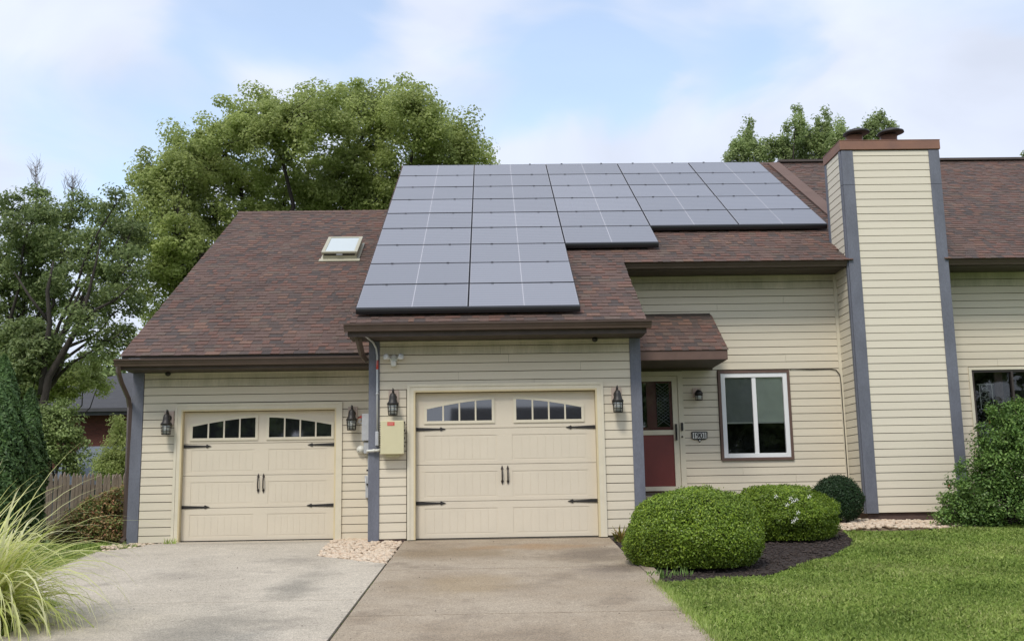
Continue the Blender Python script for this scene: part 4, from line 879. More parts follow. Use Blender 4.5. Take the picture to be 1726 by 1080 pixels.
# ------------------------------------------------------------------ foliage engine
def leaf_mesh(name, P, Nm, size, m, asp=.55, tint=None, rg=RG):
    n = len(P); Nm = Nm/np.maximum(np.linalg.norm(Nm, axis=1, keepdims=True), 1e-6)
    r = rg.normal(size=(n, 3)); t = np.cross(Nm, r); t /= np.maximum(np.linalg.norm(t, axis=1, keepdims=True), 1e-6); b = np.cross(Nm, t)
    s = size[:, None] if hasattr(size, '__len__') else size
    V = np.stack([P+b*s*.5, P+t*s*.5*asp+Nm*s*.08, P-b*s*.5, P-t*s*.5*asp+Nm*s*.08], 1).reshape(-1, 3)
    Fq = np.arange(4*n).reshape(n, 4)
    if tint is None: tint = np.clip(rg.normal(.45, .24, n), 0, 1)
    return np_mesh(name, V, Fq, m, tint)
def crown_points(blobs, n_total, clump_r, per=None, rg=RG, shell=.45, flat=.7, tshare=.35):
    """blobs: (x,y,z,rx,ry,rz). returns P, normals, tint, clump centres"""
    bl = np.array(blobs, float); vol = (bl[:, 3]*bl[:, 5])**1.1; k = vol/vol.sum()
    nclump = max(20, int(n_total/(per or 160))); cnt = np.maximum(1, (k*nclump).astype(int))
    Cc, Rr = [], []
    for b, c in zip(bl, cnt):
        d = rg.normal(size=(c, 3)); d /= np.linalg.norm(d, axis=1, keepdims=True); rr = rg.uniform(shell, 1, (c, 1))**.6
        Cc.append(b[:3]+d*rr*b[3:6]); Rr.append(np.full(c, clump_r))
    Cc = np.vstack(Cc); Rr = np.concatenate(Rr)*rg.uniform(.6, 1.35, len(Cc))
    m = n_total//len(Cc); ct = np.clip(rg.normal(.5, .22, len(Cc)), 0, 1)
    # every clump is a few drooping sprays
    off = rg.normal(size=(len(Cc), m, 3)); off /= np.linalg.norm(off, axis=2, keepdims=True); off *= rg.uniform(.1, 1, (len(Cc), m, 1))**.5
    off *= Rr[:, None, None]*np.array([1, 1, flat])
    P = (Cc[:, None]+off).reshape(-1, 3); Nn = off/Rr[:, None, None]+rg.normal(0, .55, off.shape)+np.array([0, 0, .75]); Nn = Nn.reshape(-1, 3)
    tint = np.clip(np.repeat(ct, m)*tshare+rg.uniform(0, 1, len(P))*(1-tshare), 0, 1)
    return P, Nn, tint, Cc
def limb(mb, a, b, r0, r1, n=5, wob=.15, rg=random, sides=7):
    a, b = Vector(a), Vector(b); L_ = (b-a).length; pts = []
    for i in range(n+1):
        t = i/n; p = a.lerp(b, t)
        if 0 < i < n: p += Vector((rg.uniform(-1, 1), rg.uniform(-1, 1), rg.uniform(-.5, .5)))*L_*wob*.4
        p.z += math.sin(t*math.pi)*L_*.04; pts.append(p)
    mb.tube(pts, [r0+(r1-r0)*i/n for i in range(n+1)], sides); return pts
def tree(name, label, cat, base, blobs, leafm, n, clump=.5, leaf=.13, trunk_r=.28, fork=None, group=None, shell=.45, flat=.7, per=160, lim=36, asp=.6, seed=1, bark='bark'):
    rg = np.random.default_rng(seed); rnd = random.Random(seed)
    t = thing(name, label, cat, base, group)
    P, Nn, tint, Cc = crown_points(blobs, n, clump, per, rg, shell, flat)
    size = leaf*rg.uniform(.65, 1.3, len(P))
    new('crown', leaf_mesh('crown', P, Nn, size, leafm, asp, tint, rg), t)
    mb = MB(); bc = np.array(blobs)[:, :3]; cen = bc.mean(0)
    fz = fork or (base[2]+(cen[2]-base[2])*.45); f = Vector((base[0]*.6+cen[0]*.4, base[1]*.6+cen[1]*.4, fz))
    limb(mb, base, f, trunk_r, trunk_r*.7, 5, .04, rnd, 10)
    bl = sorted(blobs, key=lambda b: -b[3])
    mids = []
    for b in bl[:10]:
        q = Vector(b[:3]); pts = limb(mb, f, q, trunk_r*.5, trunk_r*.14, 6, .12, rnd, 7); mids += pts[2:]
    idx = rg.permutation(len(Cc))[:lim*4]
    for i in idx:
        c = Vector(Cc[i]); a = min(mids, key=lambda p: (p-c).length); 
        if (c-a).length > .3: limb(mb, a, c, trunk_r*.10, trunk_r*.03, 3, .15, rnd, 4)
    mb.build('trunk', M[bark], t)
    return t
def blobs_px(L, Y, dY=None, sq=1.0, rg=random.Random(3)):
    out = []
    for px, py, r in L:
        y = Y+rg.uniform(-1, 1)*(dY or 1.5); p = at(px, py, y); s = (y-CP[1])/F; R2 = r*s
        out.append((p[0], y, p[2], R2, R2*.95, R2*sq))
    return out

# big maple behind the house
bl = blobs_px([(700, 225, 80), (762, 250, 55), (800, 262, 32), (620, 215, 75), (660, 178, 42), (700, 170, 32), (540, 215, 70), (590, 165, 30), (520, 172, 32), (460, 225, 70), (440, 170, 20), (410, 190, 24), (380, 260, 66), (340, 300, 62), (295, 245, 26), (300, 295, 46),
                (262, 300, 36), (480, 320, 80), (600, 310, 80), (700, 320, 70), (380, 370, 75), (300, 400, 72), (250, 360, 46), (330, 460, 60), (275, 460, 52), (245, 330, 30), (770, 300, 50), (260, 520, 40), (460, 400, 70), (232, 410, 26), (620, 350, 60), (560, 340, 60), (690, 350, 60), (770, 330, 45),
                (330, 262, 38), (420, 205, 42), (470, 185, 28), (355, 235, 30), (300, 222, 13), (372, 178, 13), (432, 152, 12), (505, 148, 12), (575, 142, 12), (605, 142, 13), (690, 140, 14), (716, 150, 12), (790, 205, 13), (826, 245, 11), (250, 262, 13), (222, 300, 12), (350, 205, 12), (745, 185, 14), (640, 150, 12), (290, 560, 26), (250, 575, 20)], 20, 1.8)
tree('maple_tree', 'large bright green broadleaf tree rising behind the left garage roof', 'tree', (-4.2, 20.5, 0), bl, M['maple'], 215000, clump=.50, leaf=.12, trunk_r=.30, per=170, shell=.15, seed=11, lim=60)
# darker trees on the left
bl = blobs_px([(50, 380, 46), (20, 350, 30), (95, 375, 42), (130, 350, 24), (60, 440, 60), (20, 450, 50), (112, 425, 38), (30, 520, 56), (88, 500, 36), (20, 590, 45), (65, 570, 36), (60, 335, 18)], 15, 1.3)
tree('shade_tree', 'dark green tree at the far left edge with sky showing through its crown', 'tree', (-14.0, 15.5, 0), bl, M['darkleaf'], 36000, clump=.40, leaf=.105, trunk_r=.15, per=110, seed=12, fork=3.2, flat=.6)
bl = blobs_px([(170, 370, 36), (195, 345, 24), (205, 400, 40), (165, 420, 42), (215, 450, 34), (180, 480, 44), (150, 520, 34), (215, 510, 24), (195, 560, 26), (225, 380, 20)], 13, 1.2)
tree('leaning_tree', 'dark tree with a leaning trunk between the far left tree and the roof edge', 'tree', (-12.4, 13.0, 0), bl, M['darkleaf'], 15000, clump=.34, leaf=.10, trunk_r=.12, per=80, seed=13, fork=3.4, flat=.6)
# leaning dark trunk seen against the sky
lt = thing('forked_tree', 'dark leaning trunk with forking limbs in front of the left trees', 'tree', (-13.2, 11, 0))
mb = MB(); p = lambda x, y: Vector(at(x, y, 11.5))
mb.tube([p(60, 850), p(66, 720), p(82, 635), p(112, 585), p(134, 545), p(148, 500), p(160, 450), p(170, 405)], [.12, .11, .10, .085, .07, .05, .03, .015], 8)
mb.tube([p(70, 665), p(76, 600), p(84, 545), p(80, 490), p(90, 440)], [.10, .08, .065, .05, .02], 7); mb.tube([p(134, 545), p(165, 520), p(195, 505), p(222, 480)], [.06, .04, .03, .012], 6); mb.tube([p(112, 585), p(150, 570), p(185, 575), p(205, 560)], [.05, .035, .02, .01], 6)
mb.tube([p(84, 545), p(50, 500), p(25, 460)], [.05, .035, .015], 6); mb.build('trunk', M['bark'], lt)
P, Nn, ti, _ = crown_points(blobs_px([(140, 540, 30), (190, 500, 26), (170, 580, 26), (100, 470, 30), (205, 565, 20)], 11.5, .6), 3800, .28, 50, shell=.2, flat=.5)
new('crown', leaf_mesh('crown', P, Nn, .10*RG.uniform(.7, 1.3, len(P)), M['darkleaf'], .6, ti), lt)
# bare twigs over the left trees
for k, (x, y0, y1, lab) in enumerate(((58, 345, 268, 'bare grey twigs standing above the crown at the far left'), (118, 345, 292, 'shorter bare grey twigs right of the tallest bare ones'))):
    mb = MB(); rnd = random.Random(40+k); Yt = 16.5; s = (Yt-CP[1])/F
    b0 = Vector(at(x, y0+40, Yt)); tp = Vector(at(x+4, y1+4, Yt)); mb.tube([b0, b0.lerp(tp, .5)+Vector((.05, 0, 0)), tp], [.03, .018, .006], 5)
    for i in range(24):
        t = rnd.uniform(.25, .95); a = b0.lerp(tp, t); L_ = (1.15-t)*1.1; d = Vector((rnd.uniform(-1, 1)*.8, rnd.uniform(-.5, .5), 1)).normalized()
        q = a+d*L_; mb.tube([a, a.lerp(q, .5)+Vector((d.x*.08, 0, -.03)), q], [.008, .006, .003], 4)
        for j in range(2):
            a2 = a.lerp(q, rnd.uniform(.3, .8)); mb.tube([a2, a2+Vector((rnd.uniform(-.25, .25), 0, rnd.uniform(.1, .4)))], [.004, .002], 4)
    tag(mb.build('bare_branches', M['twig']), lab, 'branches', 'bare branch tips above the left trees')
# far woods closing the gap on the left
bl = blobs_px([(0, 650, 55), (60, 655, 50), (120, 660, 38), (175, 655, 30), (220, 650, 26), (20, 720, 70), (100, 720, 60), (190, 625, 18), (140, 630, 20), (-60, 640, 70)], 40, 3)
P, Nn, ti, _ = crown_points(bl, 42000, .8, 150, shell=.2)
tag(new('far_woods', leaf_mesh('far_woods', P, Nn, .26*RG.uniform(.7, 1.3, len(P)), M['midleaf'], .6, ti)), 'mass of green foliage beyond the brick house', 'woods', kind='stuff')
# mid distance bushes round the brick house
for (L, Y, n, lab, lm, sd, lf) in (([(120, 640, 34), (150, 610, 22), (95, 655, 30), (60, 650, 34), (165, 650, 20)], 17, 13000, 'light green young tree in front of the brick house eave', 'maple', 21, .10),
                               ([(100, 745, 30), (70, 720, 34), (130, 780, 22), (60, 780, 34), (105, 700, 24), (130, 740, 18)], 10, 14000, 'green bush hiding the left part of the brick wall', 'midleaf', 22, .075),
                               ([(198, 760, 22), (205, 735, 16), (185, 790, 22), (208, 790, 22), (198, 715, 10)], 9, 8000, 'yellowish small bush against the brick wall beside the garage corner', 'maple', 23, .06),
                               ([(60, 600, 40), (30, 640, 44), (20, 580, 34), (90, 590, 24), (50, 560, 24)], 12, 14000, 'soft green bush above the dark conifer at the left edge', 'darkleaf', 24, .10)):
    bl = blobs_px(L, Y, .5); c = np.mean([b[:3] for b in bl], axis=0)
    tree('bush', lab, 'bush', (c[0], Y, .05), bl, M[lm], n, clump=.24, leaf=lf, trunk_r=.06, per=90, seed=sd, lim=14)
# arborvitae
for k, (px, pyt, pyb, w, Y, lab) in enumerate(((8, 600, 860, 46, 0.2, 'dark green columnar conifer at the left edge behind the striped grass'), (52, 655, 862, 32, 1.4, 'smaller dark conifer right of the one at the left edge'))):
    s = (Y-CP[1])/F; top = at(px, pyt, Y); zb = GZ(Y); x = top[0]; H_ = top[2]-zb; wr = w*s; n = 30000
    u = RG.uniform(0, 1, n)**.8; ang = RG.uniform(0, 6.283, n); rad = wr*np.minimum(1, (1-u)*2.2)**.7*(.72+.28*RG.uniform(0, 1, n))*(1+.16*np.sin(ang*5+u*17)*np.sin(u*31+ang*3))
    P = np.c_[x+rad*np.cos(ang), Y+rad*np.sin(ang), zb+u*H_]; Nn = np.c_[np.cos(ang), np.sin(ang), np.full(n, .4)]+RG.normal(0, .5, (n, 3))
    t = thing('conifer', lab, 'conifer', (x, Y, zb)); new('foliage', leaf_mesh('foliage', P, Nn, .06*RG.uniform(.7, 1.4, n), M['arbor'], .5), t)
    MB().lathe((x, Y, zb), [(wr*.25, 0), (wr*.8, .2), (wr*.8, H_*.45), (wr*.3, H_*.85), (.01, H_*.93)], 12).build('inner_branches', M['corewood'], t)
# right side trees behind the ridge
for k, (L, n, lab) in enumerate((([(1240, 262, 22), (1258, 238, 16), (1262, 215, 8), (1275, 262, 18), (1295, 255, 14)], 7000, 'feathery young tree just right of the solar panels beyond the ridge'),
                          ([(1335, 250, 24), (1340, 215, 17), (1342, 188, 9), (1320, 262, 22), (1358, 235, 17), (1312, 240, 12), (1390, 240, 25), (1388, 210, 15), (1391, 192, 7), (1415, 250, 25), (1370, 262, 24), (1420, 215, 12)], 17000, 'tallest clump of upright green trees left of the chimney top'),
                          ([(1470, 225, 18), (1480, 205, 12), (1497, 222, 13), (1455, 235, 15), (1500, 212, 6), (1470, 205, 6)], 4500, 'treetop showing over the chimney cap between the flues'),
                          ([(1727, 262, 5), (1732, 270, 10)], 500, 'tip of a tree at the right edge above the roof ridge'))):
    bl = [(b[0], b[1], b[2], b[3], b[4], b[5]*1.35) for b in blobs_px(L, 24, .8)]; c = np.mean([b[:3] for b in bl], axis=0)
    tree('poplar_tree', lab, 'tree', (c[0], 24, 0), bl, M['poplar'], n, clump=.20, leaf=.12, trunk_r=.14, per=45, seed=30+k, lim=30, flat=1.5, asp=.5)

# ---- clipped shrubs
def clipped(name, label, c, rx, ry, rz, m, n, leaf, zb, seed, bumps=.05, corner=2.4, flowers=0):
    rg = np.random.default_rng(seed); t = thing(name, label, 'shrub', (c[0], c[1], zb))
    d = rg.normal(size=(n, 3)); d /= np.linalg.norm(d, axis=1, keepdims=True); d = d[d[:, 2] > -.80]; n = len(d)
    p = corner; sup = 1/(np.abs(d)**p).sum(1)**(1/p)       # superellipsoid: slightly boxy clipped form
    ph = rg.uniform(0, 6.28, 12); f = rg.normal(size=(12, 3))*4.0
    bump = 1+bumps*np.sum([np.sin(d@f[i]+ph[i]) for i in range(12)], axis=0)/3
    hf = np.sum([np.sin(d@(rg.normal(size=3)*15)+rg.uniform(0, 6.28)) for i in range(10)], axis=0)/4
    bump = bump*(1+.030*hf)
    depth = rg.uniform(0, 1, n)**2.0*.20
    P = d*(sup*bump*(1-depth))[:, None]*np.array([rx, ry, rz])+np.array(c)
    P += rg.normal(0, leaf*.5, P.shape)
    ok = P[:, 2] > zb+.01; P = P[ok]; d2 = d[ok]; n = len(P)
    Nn = d2+rg.normal(0, .65, (n, 3))+np.array([0, 0, .25]); tint = np.clip(rg.normal(.5, .22, n)-(depth[ok]*2.0), 0, 1)  # deeper leaves tinted darker: shade inside the shrub put into the colour
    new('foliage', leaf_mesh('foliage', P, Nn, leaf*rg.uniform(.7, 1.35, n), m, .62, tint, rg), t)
    sp = rg.integers(0, n, 420); Q = []; Qn = []
    for i in sp:
        if d2[i, 2] < -.1: continue
        st_ = rg.uniform(.02, .06)*(.6 if rz < .45 else 1)
        for j in range(5): Q.append(P[i]+(d2[i]+rg.normal(0, .25, 3))*st_*(j+1)/5); Qn.append(rg.normal(size=3))
    new('stray_shoots', leaf_mesh('stray_shoots', np.array(Q), np.array(Qn), leaf*rg.uniform(.6, 1.1, len(Q)), m, .6, np.clip(rg.normal(.7, .2, len(Q)), 0, 1), rg), t, kind='stuff')
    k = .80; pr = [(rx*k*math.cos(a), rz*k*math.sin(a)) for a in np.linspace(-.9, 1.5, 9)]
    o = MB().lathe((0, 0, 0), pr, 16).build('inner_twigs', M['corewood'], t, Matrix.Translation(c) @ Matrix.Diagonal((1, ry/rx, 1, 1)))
    mb = MB(); rnd = random.Random(seed)
    for i in range(7):
        a = rnd.uniform(0, 6.28); mb.tube([(c[0]+.1*math.cos(a), c[1]+.1*math.sin(a), zb-.02), (c[0]+.5*rx*math.cos(a), c[1]+.5*ry*math.sin(a), c[2]-rz*.3)], [.018, .01], 5)
    mb.build('stems', M['bark'], t)
    if flowers:
        fm = MB()
        for (dx, dy, dz) in flowers:
            q = Vector((c[0]+dx*rx, c[1]+dy*ry, c[2]+dz*rz))
            for a in range(5):
                u = a*1.2566; e = Vector((math.cos(u), -.3, math.sin(u)))*.022; fm.add([q, q+e+Vector((0, 0, .008)), q+e*1.5, q+e+Vector((.008, 0, -.008))], [(0, 1, 2, 3)])
        fm.build('white_flowers', M['petal'], t, kind='stuff')
    return t
cb = at(1168, 893, -2.95)
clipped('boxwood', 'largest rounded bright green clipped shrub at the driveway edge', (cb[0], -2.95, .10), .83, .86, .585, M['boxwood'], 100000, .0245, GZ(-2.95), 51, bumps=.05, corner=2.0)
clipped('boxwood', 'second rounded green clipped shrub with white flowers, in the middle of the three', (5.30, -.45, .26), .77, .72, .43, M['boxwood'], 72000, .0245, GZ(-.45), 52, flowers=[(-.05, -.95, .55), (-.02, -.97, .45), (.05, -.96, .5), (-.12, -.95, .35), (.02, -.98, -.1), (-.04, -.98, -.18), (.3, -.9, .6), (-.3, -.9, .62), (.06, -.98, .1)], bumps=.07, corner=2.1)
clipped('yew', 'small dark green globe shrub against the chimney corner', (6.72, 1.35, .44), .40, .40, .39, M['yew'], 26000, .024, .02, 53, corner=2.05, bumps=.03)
# loose shrubs
def loose(name, label, blobs, m, n, leaf, base, seed, clump=.14, flowers=None, per=60):
    rg = np.random.default_rng(seed); rnd = random.Random(seed)
    t = thing(name, label, 'shrub', base)
    P, Nn, ti, Cc = crown_points(blobs, n, clump, per, rg, .45, .9)
    ok = P[:, 2] > base[2]-.02; P, Nn, ti = P[ok], Nn[ok], ti[ok]
    new('foliage', leaf_mesh('foliage', P, Nn, leaf*rg.uniform(.6, 1.3, len(P)), m, .55, ti, rg), t)
    mb = MB()
    for i in rg.permutation(len(Cc))[:110]:
        c = Cc[i]; a = Vector((base[0]+rnd.uniform(-.35, .35), base[1]+rnd.uniform(-.2, .2), base[2])); q = Vector(c); q2 = q+(q-a).normalized()*.10
        mb.tube([a, a.lerp(q, .55)+Vector((0, 0, .12)), q2], [.012, .007, .003], 4)
    mb.build('stems', M['bark'], t)
    if flowers:
        fm = MB()
        for i in rg.permutation(len(P))[:flowers[0]]:
            q = Vector(P[i]); 
            for a in range(5): 
                u = a*1.2566; e = Vector((math.cos(u)*.7, -.6, math.sin(u)))*.02; fm.add([q, q+e+Vector((0, -.004, .008)), q+e*1.5, q+e+Vector((.008, 0, -.008))], [(0, 1, 2, 3)])
        fm.build('blossom', flowers[1], t, kind='stuff')
    return t
bl = [(8.15, .85, .16, .14, .15, .10), (8.35, .9, .42, .12, .12, .1), (8.45, .9, .72, .12, .12, .1), (8.7, .95, .95, .14, .14, .12), (8.95, 1.0, 1.28, .12, .12, .12), (9.05, 1.05, 1.5, .12, .12, .12), (9.3, 1.1, 1.80, .13, .12, .13), (9.6, 1.1, 1.98, .12, .12, .10), (9.3, .95, .30, .75, .6, .42), (8.75, .95, .35, .5, .5, .40), (8.5, .9, .15, .35, .35, .25), (9.55, 1.0, .85, .62, .6, .48), (9.0, 1.0, .80, .40, .45, .38), (9.65, 1.05, 1.35, .52, .5, .38), (9.25, 1.1, 1.25, .35, .35, .30), (9.9, 1.05, .9, .7, .6, .8), (9.55, 1.1, 1.72, .30, .3, .22), (9.95, 1.1, 1.62, .28, .3, .25), (10.4, 1.0, .5, .7, .6, .6)]
loose('flowering_shrub', 'tall loose dark green shrub covering the right foot of the chimney', bl, M['rose'], 72000, .048, (9.5, 1.0, .04), 61, .15, (26, M['redpetal']), per=75)
s0 = [(-5.15, 1.55, .30, .42, .45, .38), (-4.95, 1.5, .15, .35, .4, .3), (-5.45, 1.6, .22, .38, .4, .34), (-4.95, 1.7, .62, .24, .3, .24), (-5.3, 1.7, .5, .3, .3, .22), (-5.75, 1.7, .12, .3, .35, .22)]
loose('rust_shrub', 'green and rust red leaved shrub between the fence and the left corner post', s0, M['rust'], 26000, .042, (-5.2, 1.55, -.02), 62, .10, per=60)
# small leafy clumps
def tuft(name, label, cat, base, n, L_, wid, m, seed, spread=1.0, lift=1.0, segs=5, arc=1.0, rad=.12, group=None, kind=None, tint=(0, 1), fold=False, amax=6.283, a0=0):
    rg = np.random.default_rng(seed); V = []; Fq = []; T = []; o = 0
    for i in range(n):
        a = a0+rg.uniform(0, amax); l = L_*rg.uniform(.55, 1.1); w = wid*rg.uniform(.7, 1.2); out = spread*rg.uniform(.25, 1.0); r0 = rad*rg.uniform(0, 1)**.5; b = rg.uniform(0, 6.28)
        p = np.array([base[0]+r0*math.cos(b), base[1]+r0*math.sin(b), base[2]]); th = math.pi/2-out*.55*rg.uniform(.4, 1); dt = -(out*arc)*rg.uniform(.6, 1.3)/segs*1.6; h = np.array([math.cos(a), math.sin(a), 0]); side = np.array([-math.sin(a), math.cos(a), 0])
        tw = rg.uniform(-.8, .8); side = side*math.cos(tw)+np.array([0, 0, 1])*math.sin(tw)*.6
        ti = rg.uniform(*tint)
        for s in range(segs+1):
            u = s/segs; ww = w*(min(1, u*6+.5))*(1-u**2.2)+.0006
            V += [p-side*ww/2, p+side*ww/2]
            if s < segs: Fq.append((o+2*s, o+2*s+1, o+2*s+3, o+2*s+2)); T.append(np.clip(ti+rg.uniform(-.08, .08), 0, 1))
            p = p+(h*math.cos(th)+np.array([0, 0, math.sin(th)]))*l/segs; th += dt*(.4+1.2*u)
        o += 2*(segs+1)
    me = np_mesh(name, np.array(V), np.array(Fq), m, np.array(T), smooth=True); ob = new(name, me)
    return ob
gb = (-3.42, -6.3, GZ(-6.3))
gt = thing('ornamental_grass', 'tall clump of yellow green striped grass arching in from the left edge', 'grass clump', gb)
for k, (n, L_, wd, tint, sp, nm) in enumerate(((50, 1.25, .021, (.2, .9), 1.1, 'blades'), (300, 1.80, .030, (.4, 1), 2.3, 'arching_blades'), (640, 1.45, .028, (.1, .95), 2.5, 'low_blades'))):
    o = tuft(nm, '', '', gb, n, L_, wd, M['ribbon'], 71+k, spread=sp, segs=9, arc=1.0, rad=.28, tint=tint)
    o.name = nm; o.parent = gt; o.matrix_basis = WM[gt.name].inverted(); o['kind'] = 'stuff'
o = tuft('hosta', '', '', (2.98, -.45, GZ(-.45)), 60, .26, .05, M['hosta'], 81, spread=1.4, segs=4, rad=.08); tag(o, 'low yellowing leafy plant between the garage trim and the largest shrub', 'plant')
for k, (x, y, n, l, lab) in enumerate(((-4.15, -.15, 50, .10, 'small weeds in the stones at the foot of the left corner post'), (-3.75, .55, 40, .13, 'small weed against the siding left of the left garage door'), (2.98, -3.9, 45, .13, 'weedy sprigs at the driveway edge before the largest shrub'), (3.25, -3.75, 40, .11, 'grass sprigs under the front of the largest shrub'))):
    o = tuft('weed', '', '', (x, y, GZ(y)), n, l, .018 if k < 3 else .01, M['rose' if k > 1 else 'grass'], 90+k, spread=1.3, segs=3, rad=.14, tint=(.2, 1)); tag(o, lab, 'weeds')

# ---- lawn blades
def lawn(name, poly, holes, n, hgt, label, near=True, seed=5):
    rg = np.random.default_rng(seed); q = sample(poly, n*2, rg)
    ok = np.ones(len(q), bool)
    for h_ in holes: ok &= ~inpoly(q, h_)
    z = gzv(q[:, 1], q[:, 0])-.01; P = np.c_[q, z]; pr = project(P)
    ok &= (pr[:, 2] > 0) & (pr[:, 0] > -60) & (pr[:, 0] < PW+60) & (pr[:, 1] < PH+60); P = P[ok]
    d = np.linalg.norm(P-CP, axis=1); keep = rg.uniform(0, 1, len(P)) < np.clip((9/d)**1.2, .25, 1); P = P[keep][:n]; d = np.linalg.norm(P-CP, axis=1)
    m = len(P); a = rg.uniform(0, 6.283, m); h = hgt*rg.uniform(.5, 1.25, m)*(1+.25*np.sin(P[:, 0]*3.1+P[:, 1]*2.3)); w = .0042*np.clip(d/7, 1, 2.4)*rg.uniform(.8, 1.3, m)
    lean = rg.normal(0, .45, (m, 2)); sd_ = np.c_[np.cos(a), np.sin(a), np.zeros(m)]
    mid = P+np.c_[lean*h[:, None]*.35, h*.6]; tip = P+np.c_[lean*h[:, None]*1.1, h*(1-.25*np.hypot(lean[:, 0], lean[:, 1]))]
    V = np.stack([P-sd_*w[:, None], P+sd_*w[:, None], mid+sd_*w[:, None]*.8, tip, mid-sd_*w[:, None]*.8], 1).reshape(-1, 3)
    Fq = (np.array([[0, 1, 2, 3], [0, 2, 3, 4]])[1:]+0)
    b5 = (np.arange(m)*5)[:, None]; Fq = b5+np.array([[0, 1, 2, 3, 4]])
    ti = np.clip(rg.beta(2.2, 3.0, m)+.18*np.sin(P[:, 0]*1.7+1)*np.sin(P[:, 1]*2.1), 0, 1)
    tag(new(name, np_mesh(name, V, Fq, M['grass'], ti)), label, 'grass', kind='stuff')
LP = [(2.90, -12.5), (2.93, -4.3), (3.4, -4.2), (4.13, -4.0), (4.75, -3.2), (5.4, -2.35), (5.95, -1.5), (6.25, -.75), (6.42, .3), (7.8, .40), (9.0, .80), (9.05, 2.3), (13, 2.3), (13, -12.5)]
lawn('lawn', LP, [], 340000, .050, 'mown green lawn right of the driveway')
# lighter wisps of clover flowers
LP2 = [(-4.45, -.9), (-4.36, -2.1), (-4.30, -2.9), (-3.93, -4.2), (-3.12, -5.15), (-2.97, -6.5), (-2.93, -9), (-9, -9), (-9, 1.2), (-4.9, 1.2), (-4.62, .2)]
lawn('verge_grass', LP2, [], 60000, .085, 'rough grass along the left edge of the driveway', seed=6)
rg = np.random.default_rng(9); e = []
for (x0, y0, x1, y1) in ((2.875, -4.3, 2.875, -12), (-.178, -2.6, -.178, -8.5), (-4.43, -.8, -4.34, -2.1), (-4.34, -2.1, -4.28, -2.9), (-4.28, -2.9, -3.92, -4.2), (-3.92, -4.2, -3.1, -5.2)):
    for i in range(5000 if x0 > 0 else (160 if x0 > -1 else 1300)):
        t = rg.uniform(); e.append((x0+(x1-x0)*t+rg.normal(0, .006 if -1 < x0 < 0 else .035), y0+(y1-y0)*t))
e = np.array(e); z = gzv(e[:, 1], e[:, 0]); hh = np.where(abs(e[:, 0]+.178) < .05, .022, rg.uniform(.03, .09, len(e)))+.0; a = rg.uniform(0, 6.28, len(e)); w = .005
Pp = np.c_[e, z]; sd_ = np.c_[np.cos(a), np.sin(a), 0*a]*w; tip = Pp+np.c_[rg.normal(0, .03, (len(e), 2)), hh]
V = np.stack([Pp-sd_, Pp+sd_, tip], 1).reshape(-1, 3)
tag(new('edge_grass', np_mesh('edge_grass', V, np.arange(len(V)).reshape(-1, 3), M['grass'], rg.uniform(.1, .9, len(e)))), 'ragged fringe of grass along the driveway edges', 'grass', kind='stuff')

# ------------------------------------------------------------------ fence
fn = thing('picket_fence', 'weathered grey brown wooden picket fence behind the rust coloured shrub', 'fence', (-7, 3, 0))
fa, fb = Vector((-8.3, 1.6, 0)), Vector((-4.6, 5.6, 0)); dirv = (fb-fa).normalized(); L_ = (fb-fa).length; fang = math.atan2(dirv.y, dirv.x)
w = .060; pm = {}
rnd = random.Random(4)
fme = [MB().prism([(0, 0), (w, 0), (w, 1.08+dz), (w*.72, 1.13+dz), (w*.5, 1.16+dz), (w*.28, 1.13+dz), (0, 1.08+dz)], 0, .018, 'y').mesh('picket', M['fence']) for dz in (0, .012, -.012, .02)]
n = int(L_/.077)
for i in range(n):
    p = fa+dirv*(i*.077); new('picket', rnd.choice(fme), fn, Matrix.Translation((p.x, p.y, -.03+rnd.uniform(-.012, .012))) @ Matrix.Rotation(fang, 4, 'Z') @ Matrix.Rotation(rnd.uniform(-.015, .015), 4, 'Y'))
for z_ in (.25, .85): MB().box(0, L_, .019, .06, z_, z_+.08).build('rail', M['fence'], fn, Matrix.Translation(fa) @ Matrix.Rotation(fang, 4, 'Z'))
for q in (0.02, .33, .66, .97): MB().box(-.05, .05, .061, .15, -.1, 1.12).build('post', M['fence'], fn, Matrix.Translation(fa+dirv*L_*q) @ Matrix.Rotation(fang, 4, 'Z'))

# ------------------------------------------------------------------ brick house and grey roof behind the fence
bh = thing('brick_house', 'low red brick house with a grey hip roof behind the fence at left', 'house', (-15, 29, 0))
b = MB(); b.box(-18.5, -8.5, 25, 34, 0, 4.05); b.build('wall', M['brick'], bh)
rf = MB(); ex0, ex1, ey0, ey1, ze = -19.1, -7.9, 24.4, 34.6, 4.15
rf.add([(ex0, ey0, ze), (ex1, ey0, ze), (ex1, ey1, ze), (ex0, ey1, ze), (-14.2, 29.5, 6.2), (-12.0, 29.5, 6.2)], [(0, 1, 5, 4), (1, 2, 5), (2, 3, 4, 5), (3, 0, 4), (3, 2, 1, 0)]); rf.build('roof', M['farroof'], bh)
box('eave_fascia', (ex0, ex1, ey0-.03, ey0-.001, ze-.25, ze+.02), M['farroof'], bh); box('eave_gutter', (ex0, ex1, ey0-.13, ey0-.031, ze-.12, ze+.0), M['farroof'], bh)
m = MB(); wx0, wx1, wz0, wz1 = -16.2, -15.15, 3.38, 3.92
m.box(wx0, wx1, 24.93, 24.999, wz0, wz0+.06); m.box(wx0, wx1, 24.93, 24.999, wz1-.06, wz1); m.box(wx0, wx0+.06, 24.93, 24.999, wz0+.06, wz1-.06); m.box(wx1-.06, wx1, 24.93, 24.999, wz0+.06, wz1-.06); wf = m.build('window_frame', M['offwhite'], bh)
box('pane', (wx0+.06, wx1-.06, 24.96, 24.985, wz0+.06, wz1-.06), M['pane'], wf)
m = MB(); q0, q1 = at(112, 778, 19), at(172, 815, 19)
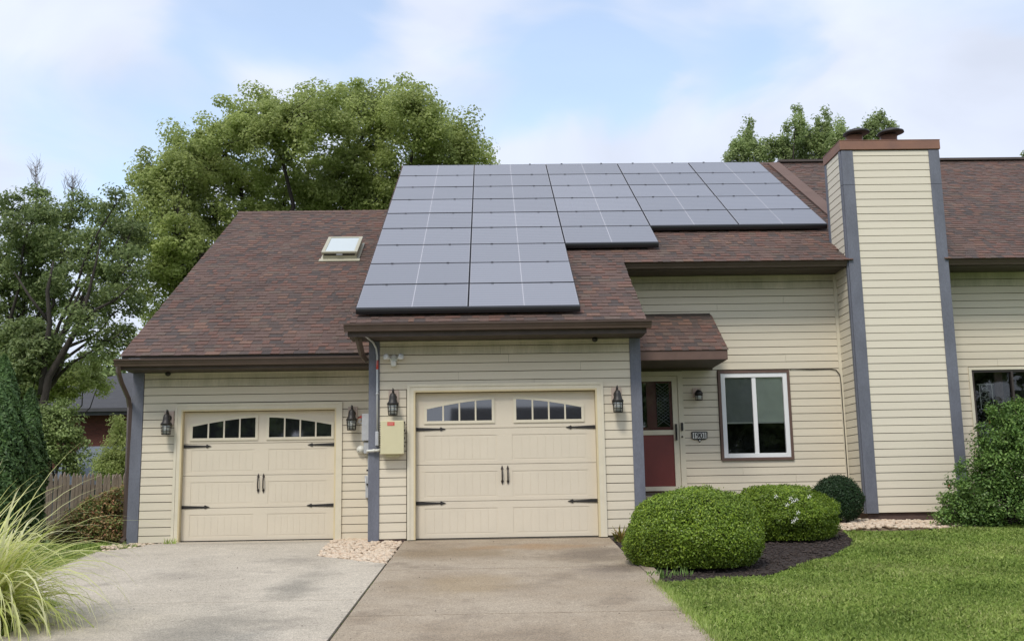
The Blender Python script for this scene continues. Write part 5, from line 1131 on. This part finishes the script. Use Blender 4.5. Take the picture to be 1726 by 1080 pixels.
m.prism([(18.5, 1.2), (19, 1.45), (22, 2.6), (25, 1.4), (25, 1.1), (18.5, 1.1)], -13.4, -11.4, 'x'); m.box(-13.2, -11.6, 19, 24.5, 0, 1.1)
tag(m.build('shed', M['shed']), 'low blue grey shed roof showing above the picket fence', 'shed')

# ------------------------------------------------------------------ across the street (seen mirrored in the panes)
oh = thing('street_house', 'house across the street, mirrored as a dark band in the garage door panes', 'house', (4, -46, -1.4))
b = MB(); b.box(-1.0, 8.6, -54, -46, -1.5, 3.2); b.build('wall', M['found'], oh)
b = MB(); b.prism([(-45.4, 3.1), (-54.6, 3.1), (-50, 6.15)], -1.4, 9.0, 'x'); b.build('roof', M['farroof'], oh)
bl = []
rnd = random.Random(8)
for i in range(26):
    x = -46+i*3.6
    if -8 < x < 10.5: continue
    bl.append((x, -44+rnd.uniform(-3, 3), 4.2+rnd.uniform(0, 2), 3.2, 3, 6+rnd.uniform(-1, 2)))
for x in (-11, -14, -17, 12, 15, 18): bl.append((x, -42, 4.5, 2.6, 3, 7))
P, Nn, ti, _ = crown_points(bl, 60000, 1.2, 60, shell=.1)
tag(new('street_trees', leaf_mesh('street_trees', P, Nn, .6*RG.uniform(.7, 1.3, len(P)), M['darkleaf'], .7, ti)), 'tree line across the street, mirrored in the window panes', 'trees', kind='stuff')

# ---- litter on the concrete
rg = np.random.default_rng(21); n = 420
q = np.c_[rg.uniform(-4.2, 2.8, n), rg.uniform(-9.5, .9, n)]; e_ = rg.uniform(0, 1, n) < .6
q[e_, 0] = rg.choice([-.17, 2.7, -4.1], e_.sum())+rg.normal(0, .18, e_.sum()); q = q[(q[:, 0] > -4.2) & (q[:, 0] < 2.84)]
P = np.c_[q, gzv(q[:, 1])+.036]
tag(new('leaf_litter', leaf_mesh('leaf_litter', P, rg.normal(0, .35, P.shape)+np.array([0, 0, 1]), rg.uniform(.008, .024, len(P)), M['chip'], .5, None, rg)), 'scattered bits of leaf and grit on the concrete driveways', 'litter', kind='stuff')
